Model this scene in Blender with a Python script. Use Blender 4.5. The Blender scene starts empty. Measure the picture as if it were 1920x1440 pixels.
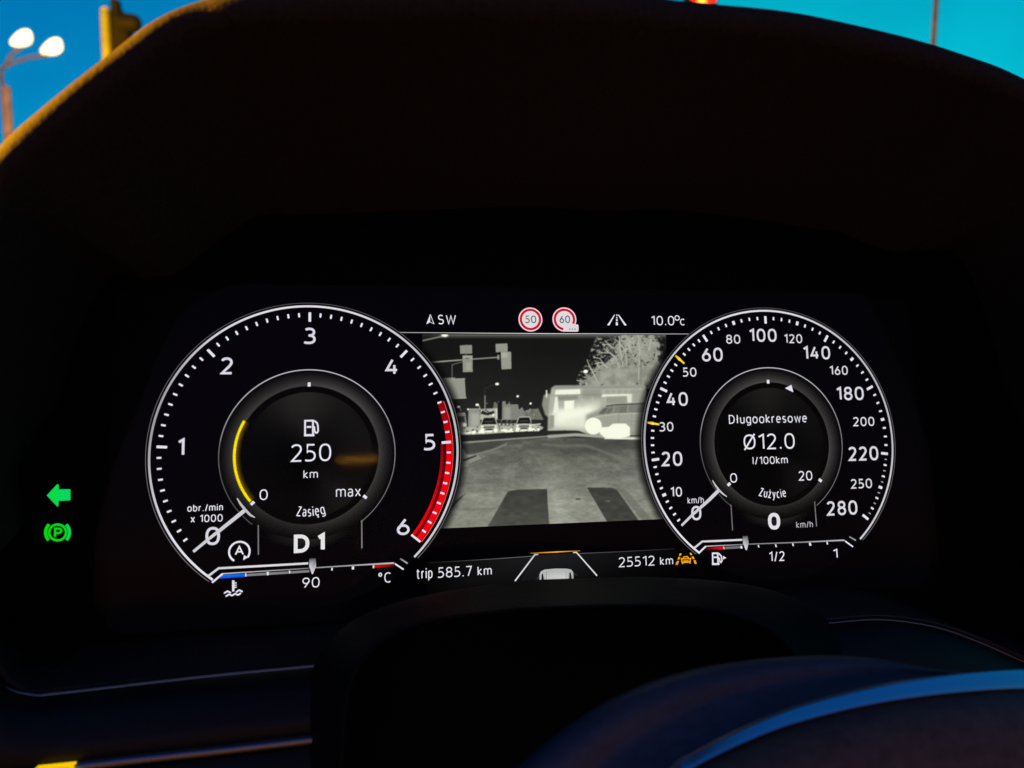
import bpy, math, random
import numpy as np
from mathutils import Matrix, Vector

C = bpy.context.scene.collection
SC = bpy.context.scene
random.seed(7)
RNG = np.random.default_rng(7)
RAD = math.radians

# ---------------------------------------------------------------- frame of the display and of the camera
U = 0.05                                   # radius of a dial on the display, metres
FOC = 1300.0                               # focal length in pixels of the 1920 px wide photograph
def rodrigues(w):
    w = np.array(w); t = np.linalg.norm(w); k = w / t
    K = np.array([[0, -k[2], k[1]], [k[2], 0, -k[0]], [-k[1], k[0], 0]])
    return np.eye(3) + math.sin(t) * K + (1 - math.cos(t)) * K @ K
RC = rodrigues((-0.09337, -0.16094, -0.01667))
TC = np.array((0.29007, 0.44924, 4.93551)) * U
DX = 1.6787                                # half the distance between the two dial centres, in radii
ex, ey, ez = RC[:, 0], -RC[:, 1], -RC[:, 2]          # display axes seen from the camera (x right, y down, z ahead)
up = -np.array((195.0, 13400.0, 1300.0)); up /= np.linalg.norm(up)
up = up - up.dot(ex) * ex; up /= np.linalg.norm(up)
WX = ex; WZ = up; WY = np.cross(WZ, WX)
TOW = np.array((WX, WY, WZ))               # camera axes to world axes
CAM = TOW @ (-TC)
FX, FY, FZ = TOW @ ex, TOW @ ey, TOW @ ez  # display axes in the world; its centre is the origin
CL = np.array((-(RC.T @ TC)[0], (RC.T @ TC)[1], (RC.T @ TC)[2])) * np.array((1, 1, 1.0))
camL = np.array((CAM @ FX, CAM @ FY, CAM @ FZ))      # the camera in display coordinates

def ray(x, y):
    d = np.array(((x - 960) / FOC, (y - 720) / FOC, 1.0))
    return TOW @ d
def loc(x, y, z=0.0):
    """the point of the plane z metres in front of the display that shows at (x, y)"""
    d = ray(x, y); dl = np.array((d @ FX, d @ FY, d @ FZ))
    t = (z - camL[2]) / dl[2]
    p = camL + dl * t
    return p
def far(x, y, depth):
    return CAM + ray(x, y) * depth

# ---------------------------------------------------------------- camera, sky, lamps
cd = bpy.data.cameras.new('camera'); cam = bpy.data.objects.new('camera', cd); C.objects.link(cam)
M = Matrix.Identity(4)
ax = [TOW @ np.array(v, float) for v in ((1, 0, 0), (0, -1, 0), (0, 0, -1))]
for i in range(3):
    for j in range(3):
        M[j][i] = ax[i][j]
    M[i][3] = CAM[i]
cam.matrix_world = M
cd.sensor_width = 36.0; cd.lens = 36.0 * FOC / 1920.0
cd.clip_start = 0.01; cd.clip_end = 3000
cd.dof.use_dof = True; cd.dof.focus_distance = 0.243; cd.dof.aperture_fstop = 11.0
SC.camera = cam

TINT_L, TINT_R, TINT_UP, TINT_BACK = (.003, .66, 1.25), (.002, .85, 1.0), (.02, .60, 1.42), (1.25, .5, .85)
SUN_EL, SUN_ROT = 7.0, 24.0
w = bpy.data.worlds.new('World'); SC.world = w; w.use_nodes = True
nt = w.node_tree; nt.nodes.clear()
sky = nt.nodes.new('ShaderNodeTexSky'); sky.sky_type = 'NISHITA'; sky.sun_disc = False
sky.sun_elevation = RAD(SUN_EL); sky.sun_rotation = RAD(SUN_ROT); sky.ozone_density = 3.0; sky.air_density = 1.3; sky.dust_density = 0.6
tint = nt.nodes.new('ShaderNodeMix'); tint.data_type = 'RGBA'; tint.blend_type = 'MULTIPLY'
tint.inputs[0].default_value = 1.0; tint.inputs[7].default_value = (0.02, 0.8, 1.0, 1)
bg = nt.nodes.new('ShaderNodeBackground'); bg.inputs[1].default_value = 0.15
wo = nt.nodes.new('ShaderNodeOutputWorld')
geo = nt.nodes.new('ShaderNodeTexCoord'); sep = nt.nodes.new('ShaderNodeSeparateXYZ'); nt.links.new(geo.outputs['Generated'], sep.inputs[0])
def span(sock, a, b):
    m = nt.nodes.new('ShaderNodeMapRange'); m.interpolation_type = 'SMOOTHSTEP'; m.inputs[1].default_value = a; m.inputs[2].default_value = b
    nt.links.new(sock, m.inputs[0]); return m.outputs[0]
def blendc(fac, a, b):
    m = nt.nodes.new('ShaderNodeMix'); m.data_type = 'RGBA'; nt.links.new(fac, m.inputs[0])
    for k, v in ((6, a), (7, b)):
        if isinstance(v, tuple): m.inputs[k].default_value = (*v, 1)
        else: nt.links.new(v, m.inputs[k])
    return m.outputs[2]
side_tint = blendc(span(sep.outputs['X'], -.7, .5), TINT_L, TINT_R)
front = blendc(span(sep.outputs['Z'], .4, .85), side_tint, TINT_UP)
nt.links.new(blendc(span(sep.outputs['Y'], -.42, -.85), front, TINT_BACK), tint.inputs[7])
cl = nt.nodes.new('ShaderNodeTexNoise'); cl.inputs['Scale'].default_value = 3.5; cl.inputs['Detail'].default_value = 4; nt.links.new(geo.outputs['Generated'], cl.inputs['Vector'])
thin_cloud = blendc(span(cl.outputs[0], .38, .72), (.90, .90, .93), (1.12, 1.14, 1.10))
haze_mix = nt.nodes.new('ShaderNodeMix'); haze_mix.data_type = 'RGBA'; haze_mix.blend_type = 'MULTIPLY'; haze_mix.inputs[0].default_value = 1.0
nt.links.new(sky.outputs[0], haze_mix.inputs[6]); nt.links.new(thin_cloud, haze_mix.inputs[7]); nt.links.new(haze_mix.outputs[2], tint.inputs[6]); nt.links.new(tint.outputs[2], bg.inputs[0]); nt.links.new(bg.outputs[0], wo.inputs[0])

def lamp(name, p, power, col, r):
    l = bpy.data.lights.new(name, 'POINT'); l.energy = power; l.color = col; l.shadow_soft_size = r
    o = bpy.data.objects.new(name, l); C.objects.link(o); o.location = p
    return o
lamp('sodium_lamp', (-4.2, 0.45, 0.50), 18500, (1.0, 0.44, 0.006), 0.12)

SC.view_settings.view_transform = 'Standard'; SC.view_settings.look = 'None'
SC.view_settings.exposure = 0; SC.view_settings.gamma = 1; SC.view_settings.use_curve_mapping = False
SC.cycles.max_bounces = 6

# ---------------------------------------------------------------- helpers
def lin(v):
    v = np.asarray(v, float) / 255.0
    return np.where(v <= 0.04045, v / 12.92, ((v + 0.055) / 1.055) ** 2.4)

def principled(name, col, rough=0.6, metal=0.0, spec=0.5, noise=0.0, scale=300.0, bump=0.0, coat=0.0):
    m = bpy.data.materials.new(name); m.use_nodes = True
    n = m.node_tree; b = n.nodes['Principled BSDF']
    b.inputs['Base Color'].default_value = (*col, 1); b.inputs['Roughness'].default_value = rough
    b.inputs['Metallic'].default_value = metal; b.inputs['Specular IOR Level'].default_value = spec
    b.inputs['Coat Weight'].default_value = coat
    if noise or bump:
        tc = n.nodes.new('ShaderNodeTexCoord'); t = n.nodes.new('ShaderNodeTexNoise')
        t.inputs['Scale'].default_value = scale; t.inputs['Detail'].default_value = 5
        n.links.new(tc.outputs['Object'], t.inputs['Vector'])
        if noise:
            r = n.nodes.new('ShaderNodeValToRGB')
            r.color_ramp.elements[0].color = (*[c * (1 - noise) for c in col], 1); r.color_ramp.elements[0].position = 0.3
            r.color_ramp.elements[1].color = (*[c * (1 + noise) for c in col], 1); r.color_ramp.elements[1].position = 0.7
            n.links.new(t.outputs[0], r.inputs[0]); n.links.new(r.outputs[0], b.inputs['Base Color'])
        if bump:
            bp = n.nodes.new('ShaderNodeBump'); bp.inputs['Strength'].default_value = bump; bp.inputs['Distance'].default_value = 0.0006
            n.links.new(t.outputs[0], bp.inputs['Height']); n.links.new(bp.outputs[0], b.inputs['Normal'])
    return m

def emitter(name, col, strength):
    m = bpy.data.materials.new(name); m.use_nodes = True; n = m.node_tree; n.nodes.clear()
    e = n.nodes.new('ShaderNodeEmission'); o = n.nodes.new('ShaderNodeOutputMaterial')
    e.inputs[0].default_value = (*col, 1); e.inputs[1].default_value = strength
    n.links.new(e.outputs[0], o.inputs[0]); return m

# the lit pixels of the display: their colour is stored per point of each drawn shape
PIX = bpy.data.materials.new('display_pixels'); PIX.use_nodes = True
n = PIX.node_tree; n.nodes.clear()
a = n.nodes.new('ShaderNodeAttribute'); a.attribute_name = 'Col'
e = n.nodes.new('ShaderNodeEmission'); o = n.nodes.new('ShaderNodeOutputMaterial')
n.links.new(a.outputs['Color'], e.inputs[0]); n.links.new(e.outputs[0], o.inputs[0])

def link(name, me, parent=None):
    o = bpy.data.objects.new(name, me); C.objects.link(o)
    if parent is not None: o.parent = parent
    return o
def empty(name, mw=None):
    o = bpy.data.objects.new(name, None); C.objects.link(o)
    o.empty_display_size = 0.02
    if mw is not None: o.matrix_world = mw
    return o
def tag(o, label, cat, group=None):
    o['label'] = label; o['category'] = cat
    if group: o['group'] = group
    return o

def mesh(name, verts, faces, mat, parent=None, smooth=False):
    me = bpy.data.meshes.new(name); me.from_pydata([tuple(v) for v in verts], [], faces); me.materials.append(mat)
    if smooth: me.polygons.foreach_set('use_smooth', [True] * len(me.polygons))
    me.update()
    return link(name, me, parent)

class Flat:
    """flat lit shapes drawn on the display, in display coordinates (metres)"""
    def __init__(s, z=0.0): s.v = []; s.f = []; s.c = []; s.z = z; s.k = 0
    def poly(s, pts, col, px=False):
        if px: pts = [loc(x, y, s.z)[:2] for x, y in pts]
        s.k += 1; z = s.z + s.k * 1e-6; b = len(s.v)
        for i, p in enumerate(pts):
            s.v.append((p[0], p[1], z)); s.c.append(col[i] if isinstance(col, list) else col)
        s.f.append(tuple(range(b, b + len(pts))))
    def strip(s, A, B, col):
        """band between two rows of points; col: one colour, a list along the band, or a pair of lists"""
        s.k += 1; z = s.z + s.k * 1e-6; b = len(s.v); m = len(A)
        for i in range(m):
            for j, P in enumerate((A, B)):
                s.v.append((P[i][0], P[i][1], z))
                s.c.append(col[j][i] if isinstance(col, tuple) and isinstance(col[0], list) else col[i] if isinstance(col, list) else col)
        for i in range(m - 1):
            s.f.append((b + 2 * i, b + 2 * i + 2, b + 2 * i + 3, b + 2 * i + 1))
    def stroke(s, pts, wd, col, px=False, closed=False):
        if px: pts = [loc(x, y, s.z)[:2] for x, y in pts]
        P = [np.array(p[:2], float) for p in pts]
        q = [P[0]]
        for p in P[1:]:
            if np.linalg.norm(p - q[-1]) > 1e-7: q.append(p)
        P = q
        if closed: P = P + [P[0], P[1]]
        A, B = [], []
        ws = wd if isinstance(wd, (list, tuple)) else [wd] * len(P)
        for i, p in enumerate(P):
            d0 = P[i] - P[i - 1] if i > 0 else P[1] - P[0]
            d1 = P[i + 1] - P[i] if i < len(P) - 1 else d0
            d0 = d0 / np.linalg.norm(d0); d1 = d1 / np.linalg.norm(d1)
            t = d0 + d1
            nl = np.linalg.norm(t)
            t = d1 if nl < 1e-3 else t / nl
            nn = np.array((-t[1], t[0])); k = 1 / max(0.45, nn.dot(np.array((-d0[1], d0[0]))))
            h = ws[min(i, len(ws) - 1)] / 2 * k
            A.append(p + nn * h); B.append(p - nn * h)
        if closed: A, B = A[1:], B[1:]; A[-1], B[-1] = A[0], B[0]
        s.strip(A, B, col)
    def ring(s, c, r0, r1, a0, a1, col, n=140):
        """between radii r0, r1 (in dial radii) and clock angles a0..a1 (degrees, 0 is up, clockwise)"""
        t = np.radians(np.linspace(a0, a1, n))
        A = [(c[0] + U * r0 * math.sin(x), c[1] + U * r0 * math.cos(x)) for x in t]
        B = [(c[0] + U * r1 * math.sin(x), c[1] + U * r1 * math.cos(x)) for x in t]
        if callable(col): col = [col(math.degrees(x)) for x in t]
        s.strip(A, B, col)
    def disc(s, c, r, col, n=64):
        s.poly([(c[0] + r * math.cos(x), c[1] + r * math.sin(x)) for x in np.linspace(0, 2 * math.pi, n, endpoint=False)], col)
    def radial(s, c, rs, n, fn):
        """a disc or band of many radii; fn(radius, clock angle) gives the colour"""
        t = np.linspace(0, 2 * math.pi, n + 1)
        for r0, r1 in zip(rs[:-1], rs[1:]):
            A = [(c[0] + U * r0 * math.sin(x), c[1] + U * r0 * math.cos(x)) for x in t]
            B = [(c[0] + U * r1 * math.sin(x), c[1] + U * r1 * math.cos(x)) for x in t]
            s.strip(A, B, ([fn(r0, math.degrees(x)) for x in t], [fn(r1, math.degrees(x)) for x in t]))
            s.k -= 1
    def radial_arc(s, c, rs, a0, a1, cols, n=50):
        t = np.radians(np.linspace(a0, a1, n))
        for r0, r1, c0, c1 in zip(rs[:-1], rs[1:], cols[:-1], cols[1:]):
            s.strip([(c[0] + U * r0 * math.sin(x), c[1] + U * r0 * math.cos(x)) for x in t], [(c[0] + U * r1 * math.sin(x), c[1] + U * r1 * math.cos(x)) for x in t], ([c0] * n, [c1] * n))
    def build(s, name, parent, label=None):
        me = bpy.data.meshes.new(name); me.from_pydata(s.v, [], s.f)
        at = me.color_attributes.new('Col', 'FLOAT_COLOR', 'POINT')
        c = np.ones((len(s.v), 4)); c[:, :3] = np.array([x for x in s.c]).reshape(-1, 3)
        at.data.foreach_set('color', c.ravel()); me.materials.append(PIX); me.update()
        o = link(name, me, parent)
        if label: o['label'] = label
        return o

# ---------------------------------------------------------------- stroke lettering like the display's
def arc(cx, cy, rx, ry, a0, a1, n=14, p=2.0):
    out = []
    for t in np.radians(np.linspace(a0, a1, n)):
        c, s_ = math.cos(t), math.sin(t)
        out.append((cx + rx * math.copysign(abs(c) ** (2 / p), c), cy + ry * math.copysign(abs(s_) ** (2 / p), s_)))
    return out
X = 0.75                                    # x-height
def bowl(x0, x1, y0, y1, a0, a1, n=16, p=2.3): return arc((x0 + x1) / 2, (y0 + y1) / 2, (x1 - x0) / 2, (y1 - y0) / 2, a0, a1, n, p)
GL = {
 '0': (.62, [('c', bowl(0, 1, 0, 1, 90, 450, 40, 2.4)[:-1])]),
 '1': (.36, [[(0, .84), (.5, .92), (1, 1), (1, 0)]]),
 '2': (.56, [bowl(-.02, .96, .46, 1, 158, -8, 14) + [(.9, .6), (.7, .44), (0, 0), (1, 0)]]),
 '3': (.54, [bowl(-.1, .94, .53, 1, 140, -90, 16), bowl(-.35, 1, 0, .53, 90, -132, 18)]),
 '4': (.62, [[(.56, 1), (0, .27), (1, .27)], [(.74, .62), (.74, 0)]]),
 '5': (.52, [[(.95, 1), (.14, 1), (.1, .56)] + bowl(-.45, 1, 0, .6, 100, -122, 18)]),
 '6': (.58, [[(.72, 1), (.4, .72), (.1, .42), (.03, .34)], ('c', bowl(0, 1, 0, .58, 90, 450, 30, 2.1)[:-1])]),
 '7': (.54, [[(0, 1), (1, 1), (.36, 0)]]),
 '8': (.58, [('c', bowl(.06, .94, .53, 1, 90, 450, 30, 2.1)[:-1]), ('c', bowl(0, 1, 0, .53, 90, 450, 30, 2.1)[:-1])]),
 '9': (.58, [[(.28, 0), (.6, .28), (.9, .58), (.97, .66)], ('c', bowl(0, 1, .42, 1, 90, 450, 30, 2.1)[:-1])]),
 '.': (.15, [[(.5, -.03), (.5, .09)]]),
 '/': (.36, [[(0, -.06), (1, 1.02)]]),
 ' ': (.24, []),
 'o': (.58, [('c', bowl(0, 1, 0, X, 90, 450, 30, 2.3)[:-1])]),
 'n': (.50, [[(0, 0), (0, X)], [(0, .52)] + bowl(0, 1, .2, X, 150, 0, 10) + [(1, 0)]]),
 'h': (.50, [[(0, 0), (0, 1.04)], [(0, .52)] + bowl(0, 1, .2, X, 150, 0, 10) + [(1, 0)]]),
 'm': (.84, [[(0, 0), (0, X)], [(0, .52)] + bowl(0, .5, .3, X, 150, 0, 10) + [(.5, 0)], [(.5, .52)] + bowl(.5, 1, .3, X, 150, 0, 10) + [(1, 0)]]),
 'u': (.50, [[(1, 0), (1, X)], [(0, X)] + bowl(0, 1, 0, .5, 180, 330, 10) + [(1, .22)]]),
 'r': (.36, [[(0, 0), (0, X)], [(0, .5), (.2, .65), (.55, .74), (1, .74)]]),
 'i': (.14, [[(.5, 0), (.5, X)], [(.5, .93), (.5, 1.05)]]),
 'l': (.14, [[(.5, 0), (.5, 1.04)]]),
 'b': (.54, [[(0, 0), (0, 1.04)], [(0, .12)] + bowl(-.1, 1, 0, X, -130, 130, 20) + [(0, .6)]]),
 'p': (.54, [[(0, -.26), (0, X)], [(0, .12)] + bowl(-.1, 1, 0, X, -130, 130, 20) + [(0, .6)]]),
 'g': (.54, [[(1, X), (1, -.05)] + bowl(0, 1, -.27, .1, -10, -140, 10), [(1, .62)] + bowl(0, 1.1, 0, X, 50, 310, 20) + [(1, .13)]]),
 'k': (.48, [[(0, 0), (0, 1.04)], [(.92, X), (.1, .38), (1, 0)]]),
 'e': (.52, [[(0, .4), (1, .4)] + bowl(0, 1, 0, X, 8, 310, 26)]),
 's': (.44, [bowl(.04, .96, .37, X, 40, 250, 12) + bowl(.02, 1, 0, .38, 70, -140, 12)]),
 'w': (.76, [[(0, X), (.24, 0), (.5, .7), (.76, 0), (1, X)]]),
 'y': (.50, [[(0, X), (.52, .02)], [(1, X), (.45, -.12), (.3, -.25), (.05, -.26)]]),
 'c': (.44, [bowl(0, 1.15, 0, X, 55, 305, 20)]),
 'z': (.46, [[(0, X), (.95, X), (0, 0), (1, 0)]]),
 'x': (.50, [[(0, X), (1, 0)], [(1, X), (0, 0)]]),
 't': (.42, [[(.3, .97), (.3, .2), (.45, .02), (.95, .01)], [(-.12, X), (1, X)]]),
 'a': (.46, [[(.06, .66)] + bowl(-.1, .98, .28, X, 110, 0, 10) + [(.98, 0)], [(.98, .42), (.5, .42)] + bowl(0, .9, 0, .42, 100, 270, 10) + [(.75, .04), (.98, .2)]]),
 'S': (.50, [bowl(.04, .94, .5, 1, 35, 255, 14) + bowl(0, 1, 0, .51, 75, -145, 14)]),
 'W': (.86, [[(0, 1), (.25, 0), (.5, .95), (.75, 0), (1, 1)]]),
 'C': (.54, [bowl(0, 1.18, 0, 1, 52, 308, 24)]),
 'D': (.64, [('c', [(0, 0), (0, 1)] + bowl(-.4, 1, 0, 1, 80, -80, 20))]),
 'Z': (.54, [[(.05, 1), (.95, 1), (0, 0), (1, 0)]]),
 'A': (.66, [[(0, 0), (.5, 1), (1, 0)], [(.2, .34), (.8, .34)]]),
 'P': (.54, [[(0, 0), (0, 1)] + bowl(-.5, 1, .42, 1, 85, -85, 14) + [(0, .42)]]),
 '\u00b0': (.30, [('c', arc(.5, .84, .5, .16, 90, 450, 24)[:-1])]),
}
GL['\u0142'] = (.26, [[(.5, 0), (.5, 1.04)], [(0, .42), (1, .68)]])
GL['\u017c'] = (.46, GL['z'][1] + [[(.5, .93), (.5, 1.05)]])
GL['\u0119'] = (.52, GL['e'][1] + [[(.72, .03), (.55, -.12), (.62, -.24), (.85, -.22)]])
GL['\u00d8'] = (.70, GL['0'][1] + [[(-.02, -.1), (1.02, 1.1)]])
GAP = 0.17

def lettering(f, s, x0, x1, yb, cap, wt, col, bend=None):
    """write s on the display between the columns x0..x1 of the photograph, baseline yb and capital height cap, both in its pixels"""
    xm = (x0 + x1) / 2
    u0, u1 = loc(x0, yb - cap / 2, f.z)[0], loc(x1, yb - cap / 2, f.z)[0]
    v0, v1 = loc(xm, yb, f.z)[1], loc(xm, yb - cap, f.z)[1]
    H = v1 - v0; tot = sum(GL[c][0] for c in s) + GAP * (len(s) - 1)
    k = (u1 - u0) / (tot * H); x = u0; h = wt / 2
    for c in s:
        gw, strokes = GL[c]; wd = gw * k * H
        for st in strokes:
            closed = isinstance(st, tuple); pts = st[1] if closed else st
            P = []
            for (px, py) in pts:
                hh = min(h * H, wd * .49)
                q = (x + hh + px * (wd - 2 * hh), v0 + H * (h + py * (1 - 2 * h)))
                if bend is not None:
                    R_ = math.hypot(0, v0 - bend[1]); um = (u0 + u1) / 2
                    an = (q[0] - um) / R_; rr = R_ - (q[1] - v0); base = math.atan2(um - bend[0], R_)
                    q = (bend[0] + rr * math.sin(an + base), bend[1] - rr * math.cos(an + base))
                P.append(q)
            f.stroke(P, wt * H, col, closed=closed)
        x += (gw + GAP) * k * H

WHITE = lin((226, 223, 234)); SOFT = lin((205, 203, 212)); GREY = lin((120, 119, 122))
def g(v, tintc=(1, .985, 1.02)): return lin(np.array(tintc) * v)

# ================================================================= INSTRUMENT CLUSTER
MC = Matrix.Identity(4)
for i, v in enumerate((FX, FY, FZ)):
    for j in range(3): MC[j][i] = v[j]
cluster = empty('instrument_cluster', MC)
tag(cluster, 'wide digital instrument cluster with two lit round dials and a night camera picture between them', 'instrument cluster')

black_glass = principled('black_cover_glass', (0.004, 0.0035, 0.0035), 0.3, spec=0.02)
lcd_black = principled('dark_display_glass', (0.003, 0.003, 0.0035), 0.2, spec=0.02)
lb = lcd_black.node_tree.nodes['Principled BSDF']; lb.inputs['Emission Color'].default_value = (0.55, 0.5, 1.0, 1); lb.inputs['Emission Strength'].default_value = 0.0005

# ---- the opening of the binnacle: outline (photograph column, row, height over the display)
OUT = [(0, 283, .075), (100, 192, .080), (215, 101, .083), (290, 45, .085), (370, 10, .086), (480, -10, .088), (800, -16, .090), (1100, -10, .090), (1300, 10, .090),
       (1450, 24, .088), (1560, 44, .087), (1700, 77, .085), (1800, 108, .083), (1880, 138, .080), (1960, 183, .078), (2050, 260, .070), (2095, 420, .060), (2105, 800, .045),
       (2050, 1190, .034), (1985, 1258, .031), (1920, 1238, .030), (1830, 1200, .029), (1750, 1173, .028), (1650, 1160, .028), (1550, 1166, .028), (1100, 1205, .027), (565, 1251, .027), (300, 1277, .028), (110, 1299, .029),
       (60, 1302, .030), (28, 1291, .031), (0, 1262, .032), (-40, 1180, .035), (-75, 900, .045), (-80, 600, .060), (-50, 380, .070)]
def spline(P, n, closed=True):
    P = [np.array(p, float) for p in P]; m = len(P); out = []
    for i in range(m if closed else m - 1):
        if closed: a, b, c, d = P[i - 1], P[i], P[(i + 1) % m], P[(i + 2) % m]
        else: a, b, c, d = P[max(i - 1, 0)], P[i], P[i + 1], P[min(i + 2, m - 1)]
        for t in np.linspace(0, 1, n, endpoint=False):
            out.append(0.5 * (2 * b + (c - a) * t + (2 * a - 5 * b + 4 * c - d) * t * t + (3 * b - a - 3 * c + d) * t ** 3))
    if not closed: out.append(P[-1])
    return np.array(out)
drop = lambda z_: .0008 + .0030 * min(1, max(0, (z_ - .035) / .035))       # the outline is met a lip radius behind the lip's front
lip = spline([loc(x, y, z_ - drop(z_)) + np.array((0, 0, drop(z_))) for x, y, z_ in OUT], 12)
def outward(P):
    t = np.roll(P, -1, 0) - np.roll(P, 1, 0); n_ = np.stack((-t[:, 1], t[:, 0]), 1)
    n_ /= np.linalg.norm(n_, axis=1)[:, None]
    c = P[:, :2].mean(0)
    return n_ if ((P[:, :2] - c) * n_).sum() > 0 else -n_
nrm = outward(lip)
isTop = np.clip((lip[:, 1] + 0.03) / 0.05, 0, 1)             # 1 along the visor, 0 along the lower edge
rad = 0.0008 + 0.0030 * isTop
side = np.abs(nrm[:, 0]) ** 3
inset = 0.004 + 0.012 * isTop - 0.024 * side
prof = []
def sect(d, z): prof.append(np.column_stack((lip[:, :2] + nrm * d[:, None], z)))
z = lip[:, 2]
sect(-2 * rad - inset, np.full(len(lip), -0.002))
sect(-2 * rad - inset * .55, z * .35)
sect(-2 * rad - inset * .15, z * .8 - rad)
for an in np.linspace(180, 0, 9):
    sect(-rad + rad * math.cos(math.radians(an)), z - rad + rad * math.sin(math.radians(an)))
sect(0.001 + 0.002 * isTop, z - rad - .004 - 0.006 * isTop)
sect(0.001 + 0.010 * isTop, z - rad - .006 - 0.04 * isTop)
sect(0.001 + 0.022 * isTop, z - rad - .008 - 0.16 * isTop)
bez = prof[0].copy(); bez[:, :2] += nrm * .0015; bez[:, 2] = 0.0

def loft(secs, closed=True):
    m = len(secs[0]); V = np.concatenate(secs); F = []
    for k in range(len(secs) - 1):
        for i in range(m if closed else m - 1):
            j = (i + 1) % m
            F.append((k * m + i, k * m + j, (k + 1) * m + j, (k + 1) * m + i))
    return V, F

# cover glass behind the whole opening, and the lit panel in it
bz = [tuple(p) for p in bez[::3]]; nb = len(bz)
mesh('bezel', bz + [(x, y, -0.004) for x, y, _ in bz], [tuple(range(nb)), tuple(range(2 * nb - 1, nb - 1, -1))] + [(i, (i + 1) % nb, nb + (i + 1) % nb, nb + i) for i in range(nb)], black_glass, cluster)
pw, ph, pr = 0.146, 0.0555, 0.006
pp = [(sx * (pw - pr) + pr * math.cos(t), sy * (ph - pr) + pr * math.sin(t)) for sx, sy, a0 in ((1, 1, 0), (-1, 1, 90), (-1, -1, 180), (1, -1, 270)) for t in np.radians(np.linspace(a0, a0 + 90, 6))]
npp = len(pp)
panel = mesh('display_panel', [(x, y, .0003) for x, y in pp] + [(x, y, -.001) for x, y in pp], [tuple(range(npp))] + [(i, npp + i, npp + (i + 1) % npp, (i + 1) % npp) for i in range(npp)], lcd_black, cluster)

CLf = np.array((-DX * U, 0.0)); CRt = np.array((DX * U, -0.0002))
Z0, Z1, Z2, Z3 = 0.00045, 0.0006, 0.0007, 0.0008

# ---------------------------------------------------------------- the picture of the night vision camera
SS = 3; VX0, VY0, VX1, VY1 = 780, 615, 1262, 1002
IH, IW = int((VY1 - VY0) * SS), int((VX1 - VX0) * SS)
YY, XX = np.mgrid[0:IH, 0:IW]; XX = XX / SS + VX0; YY = YY / SS + VY0
def blur(a, r):
    if r <= 0: return a
    r = max(1, int(round(r * SS)))
    for _ in range(2):
        for axis in (0, 1):
            p = np.pad(a, [(r, r) if k == axis else (0, 0) for k in (0, 1)], mode='edge')
            c = np.cumsum(p, axis); z_ = np.zeros_like(np.take(c, [0], axis)); c = np.concatenate((z_, c), axis)
            hi = np.take(c, range(2 * r + 1, c.shape[axis]), axis); lo = np.take(c, range(0, c.shape[axis] - 2 * r - 1), axis)
            a = (hi - lo) / (2 * r + 1)
    return a
def vnoise(sx, sy, seed):
    r = np.random.default_rng(seed); gx, gy = int(IW / SS / sx) + 3, int(IH / SS / sy) + 3
    G = r.random((gy, gx)); fx = (XX - VX0) / sx; fy = (YY - VY0) / sy
    ix, iy = fx.astype(int), fy.astype(int); tx, ty = fx - ix, fy - iy; tx = tx * tx * (3 - 2 * tx); ty = ty * ty * (3 - 2 * ty)
    return (G[iy, ix] * (1 - tx) + G[iy, ix + 1] * tx) * (1 - ty) + (G[iy + 1, ix] * (1 - tx) + G[iy + 1, ix + 1] * tx) * ty
def inside(P):
    m = np.zeros((IH, IW), bool); k = len(P)
    for i in range(k):
        (x0, y0), (x1, y1) = P[i], P[(i + 1) % k]
        if y0 == y1: continue
        c = (YY < y0) != (YY < y1)
        m ^= c & (XX < (x1 - x0) * (YY - y0) / (y1 - y0) + x0)
    return m.astype(float)
def k7(P): return [(780 + x / 4.174, 610 + y / 4.174) for x, y in P]
def k8(P): return [(820 + x / 4.364, 780 + y / 4.364) for x, y in P]
img = np.full((IH, IW), 26.0)
def put(mask, val, soft=0.35, amt=1.0):
    global img
    ys = np.flatnonzero(mask.any(1)); xs = np.flatnonzero(mask.any(0))
    if not len(ys): return
    r = max(1, int(round(soft * SS))) * 2 + 2
    w_ = (slice(max(0, ys[0] - r), ys[-1] + r + 1), slice(max(0, xs[0] - r), xs[-1] + r + 1))
    m = blur(mask[w_], soft) * amt; v_ = val[w_] if isinstance(val, np.ndarray) else val
    img[w_] = img[w_] * (1 - m) + v_ * m
def pg(P, val, soft=.35, amt=1.0): put(inside(k7(P)), val, soft, amt)
def pe(cx, cy, rx, ry, val, soft=.35, amt=1.0):
    (x, y), = k7([(cx, cy)]); put((((XX - x) / (rx / 4.174)) ** 2 + ((YY - y) / (ry / 4.174)) ** 2 < 1).astype(float), val, soft, amt)
def pl(P, wd, val, soft=.3, amt=1.0, kk=k7):
    P = kk(P); d = np.full((IH, IW), 1e9)
    for (x0, y0), (x1, y1) in zip(P[:-1], P[1:]):
        L = (x1 - x0) ** 2 + (y1 - y0) ** 2; t = np.clip(((XX - x0) * (x1 - x0) + (YY - y0) * (y1 - y0)) / L, 0, 1)
        d = np.minimum(d, np.hypot(XX - x0 - t * (x1 - x0), YY - y0 - t * (y1 - y0)))
    put((d < wd / 4.174 / 2).astype(float), val, soft, amt)
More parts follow.
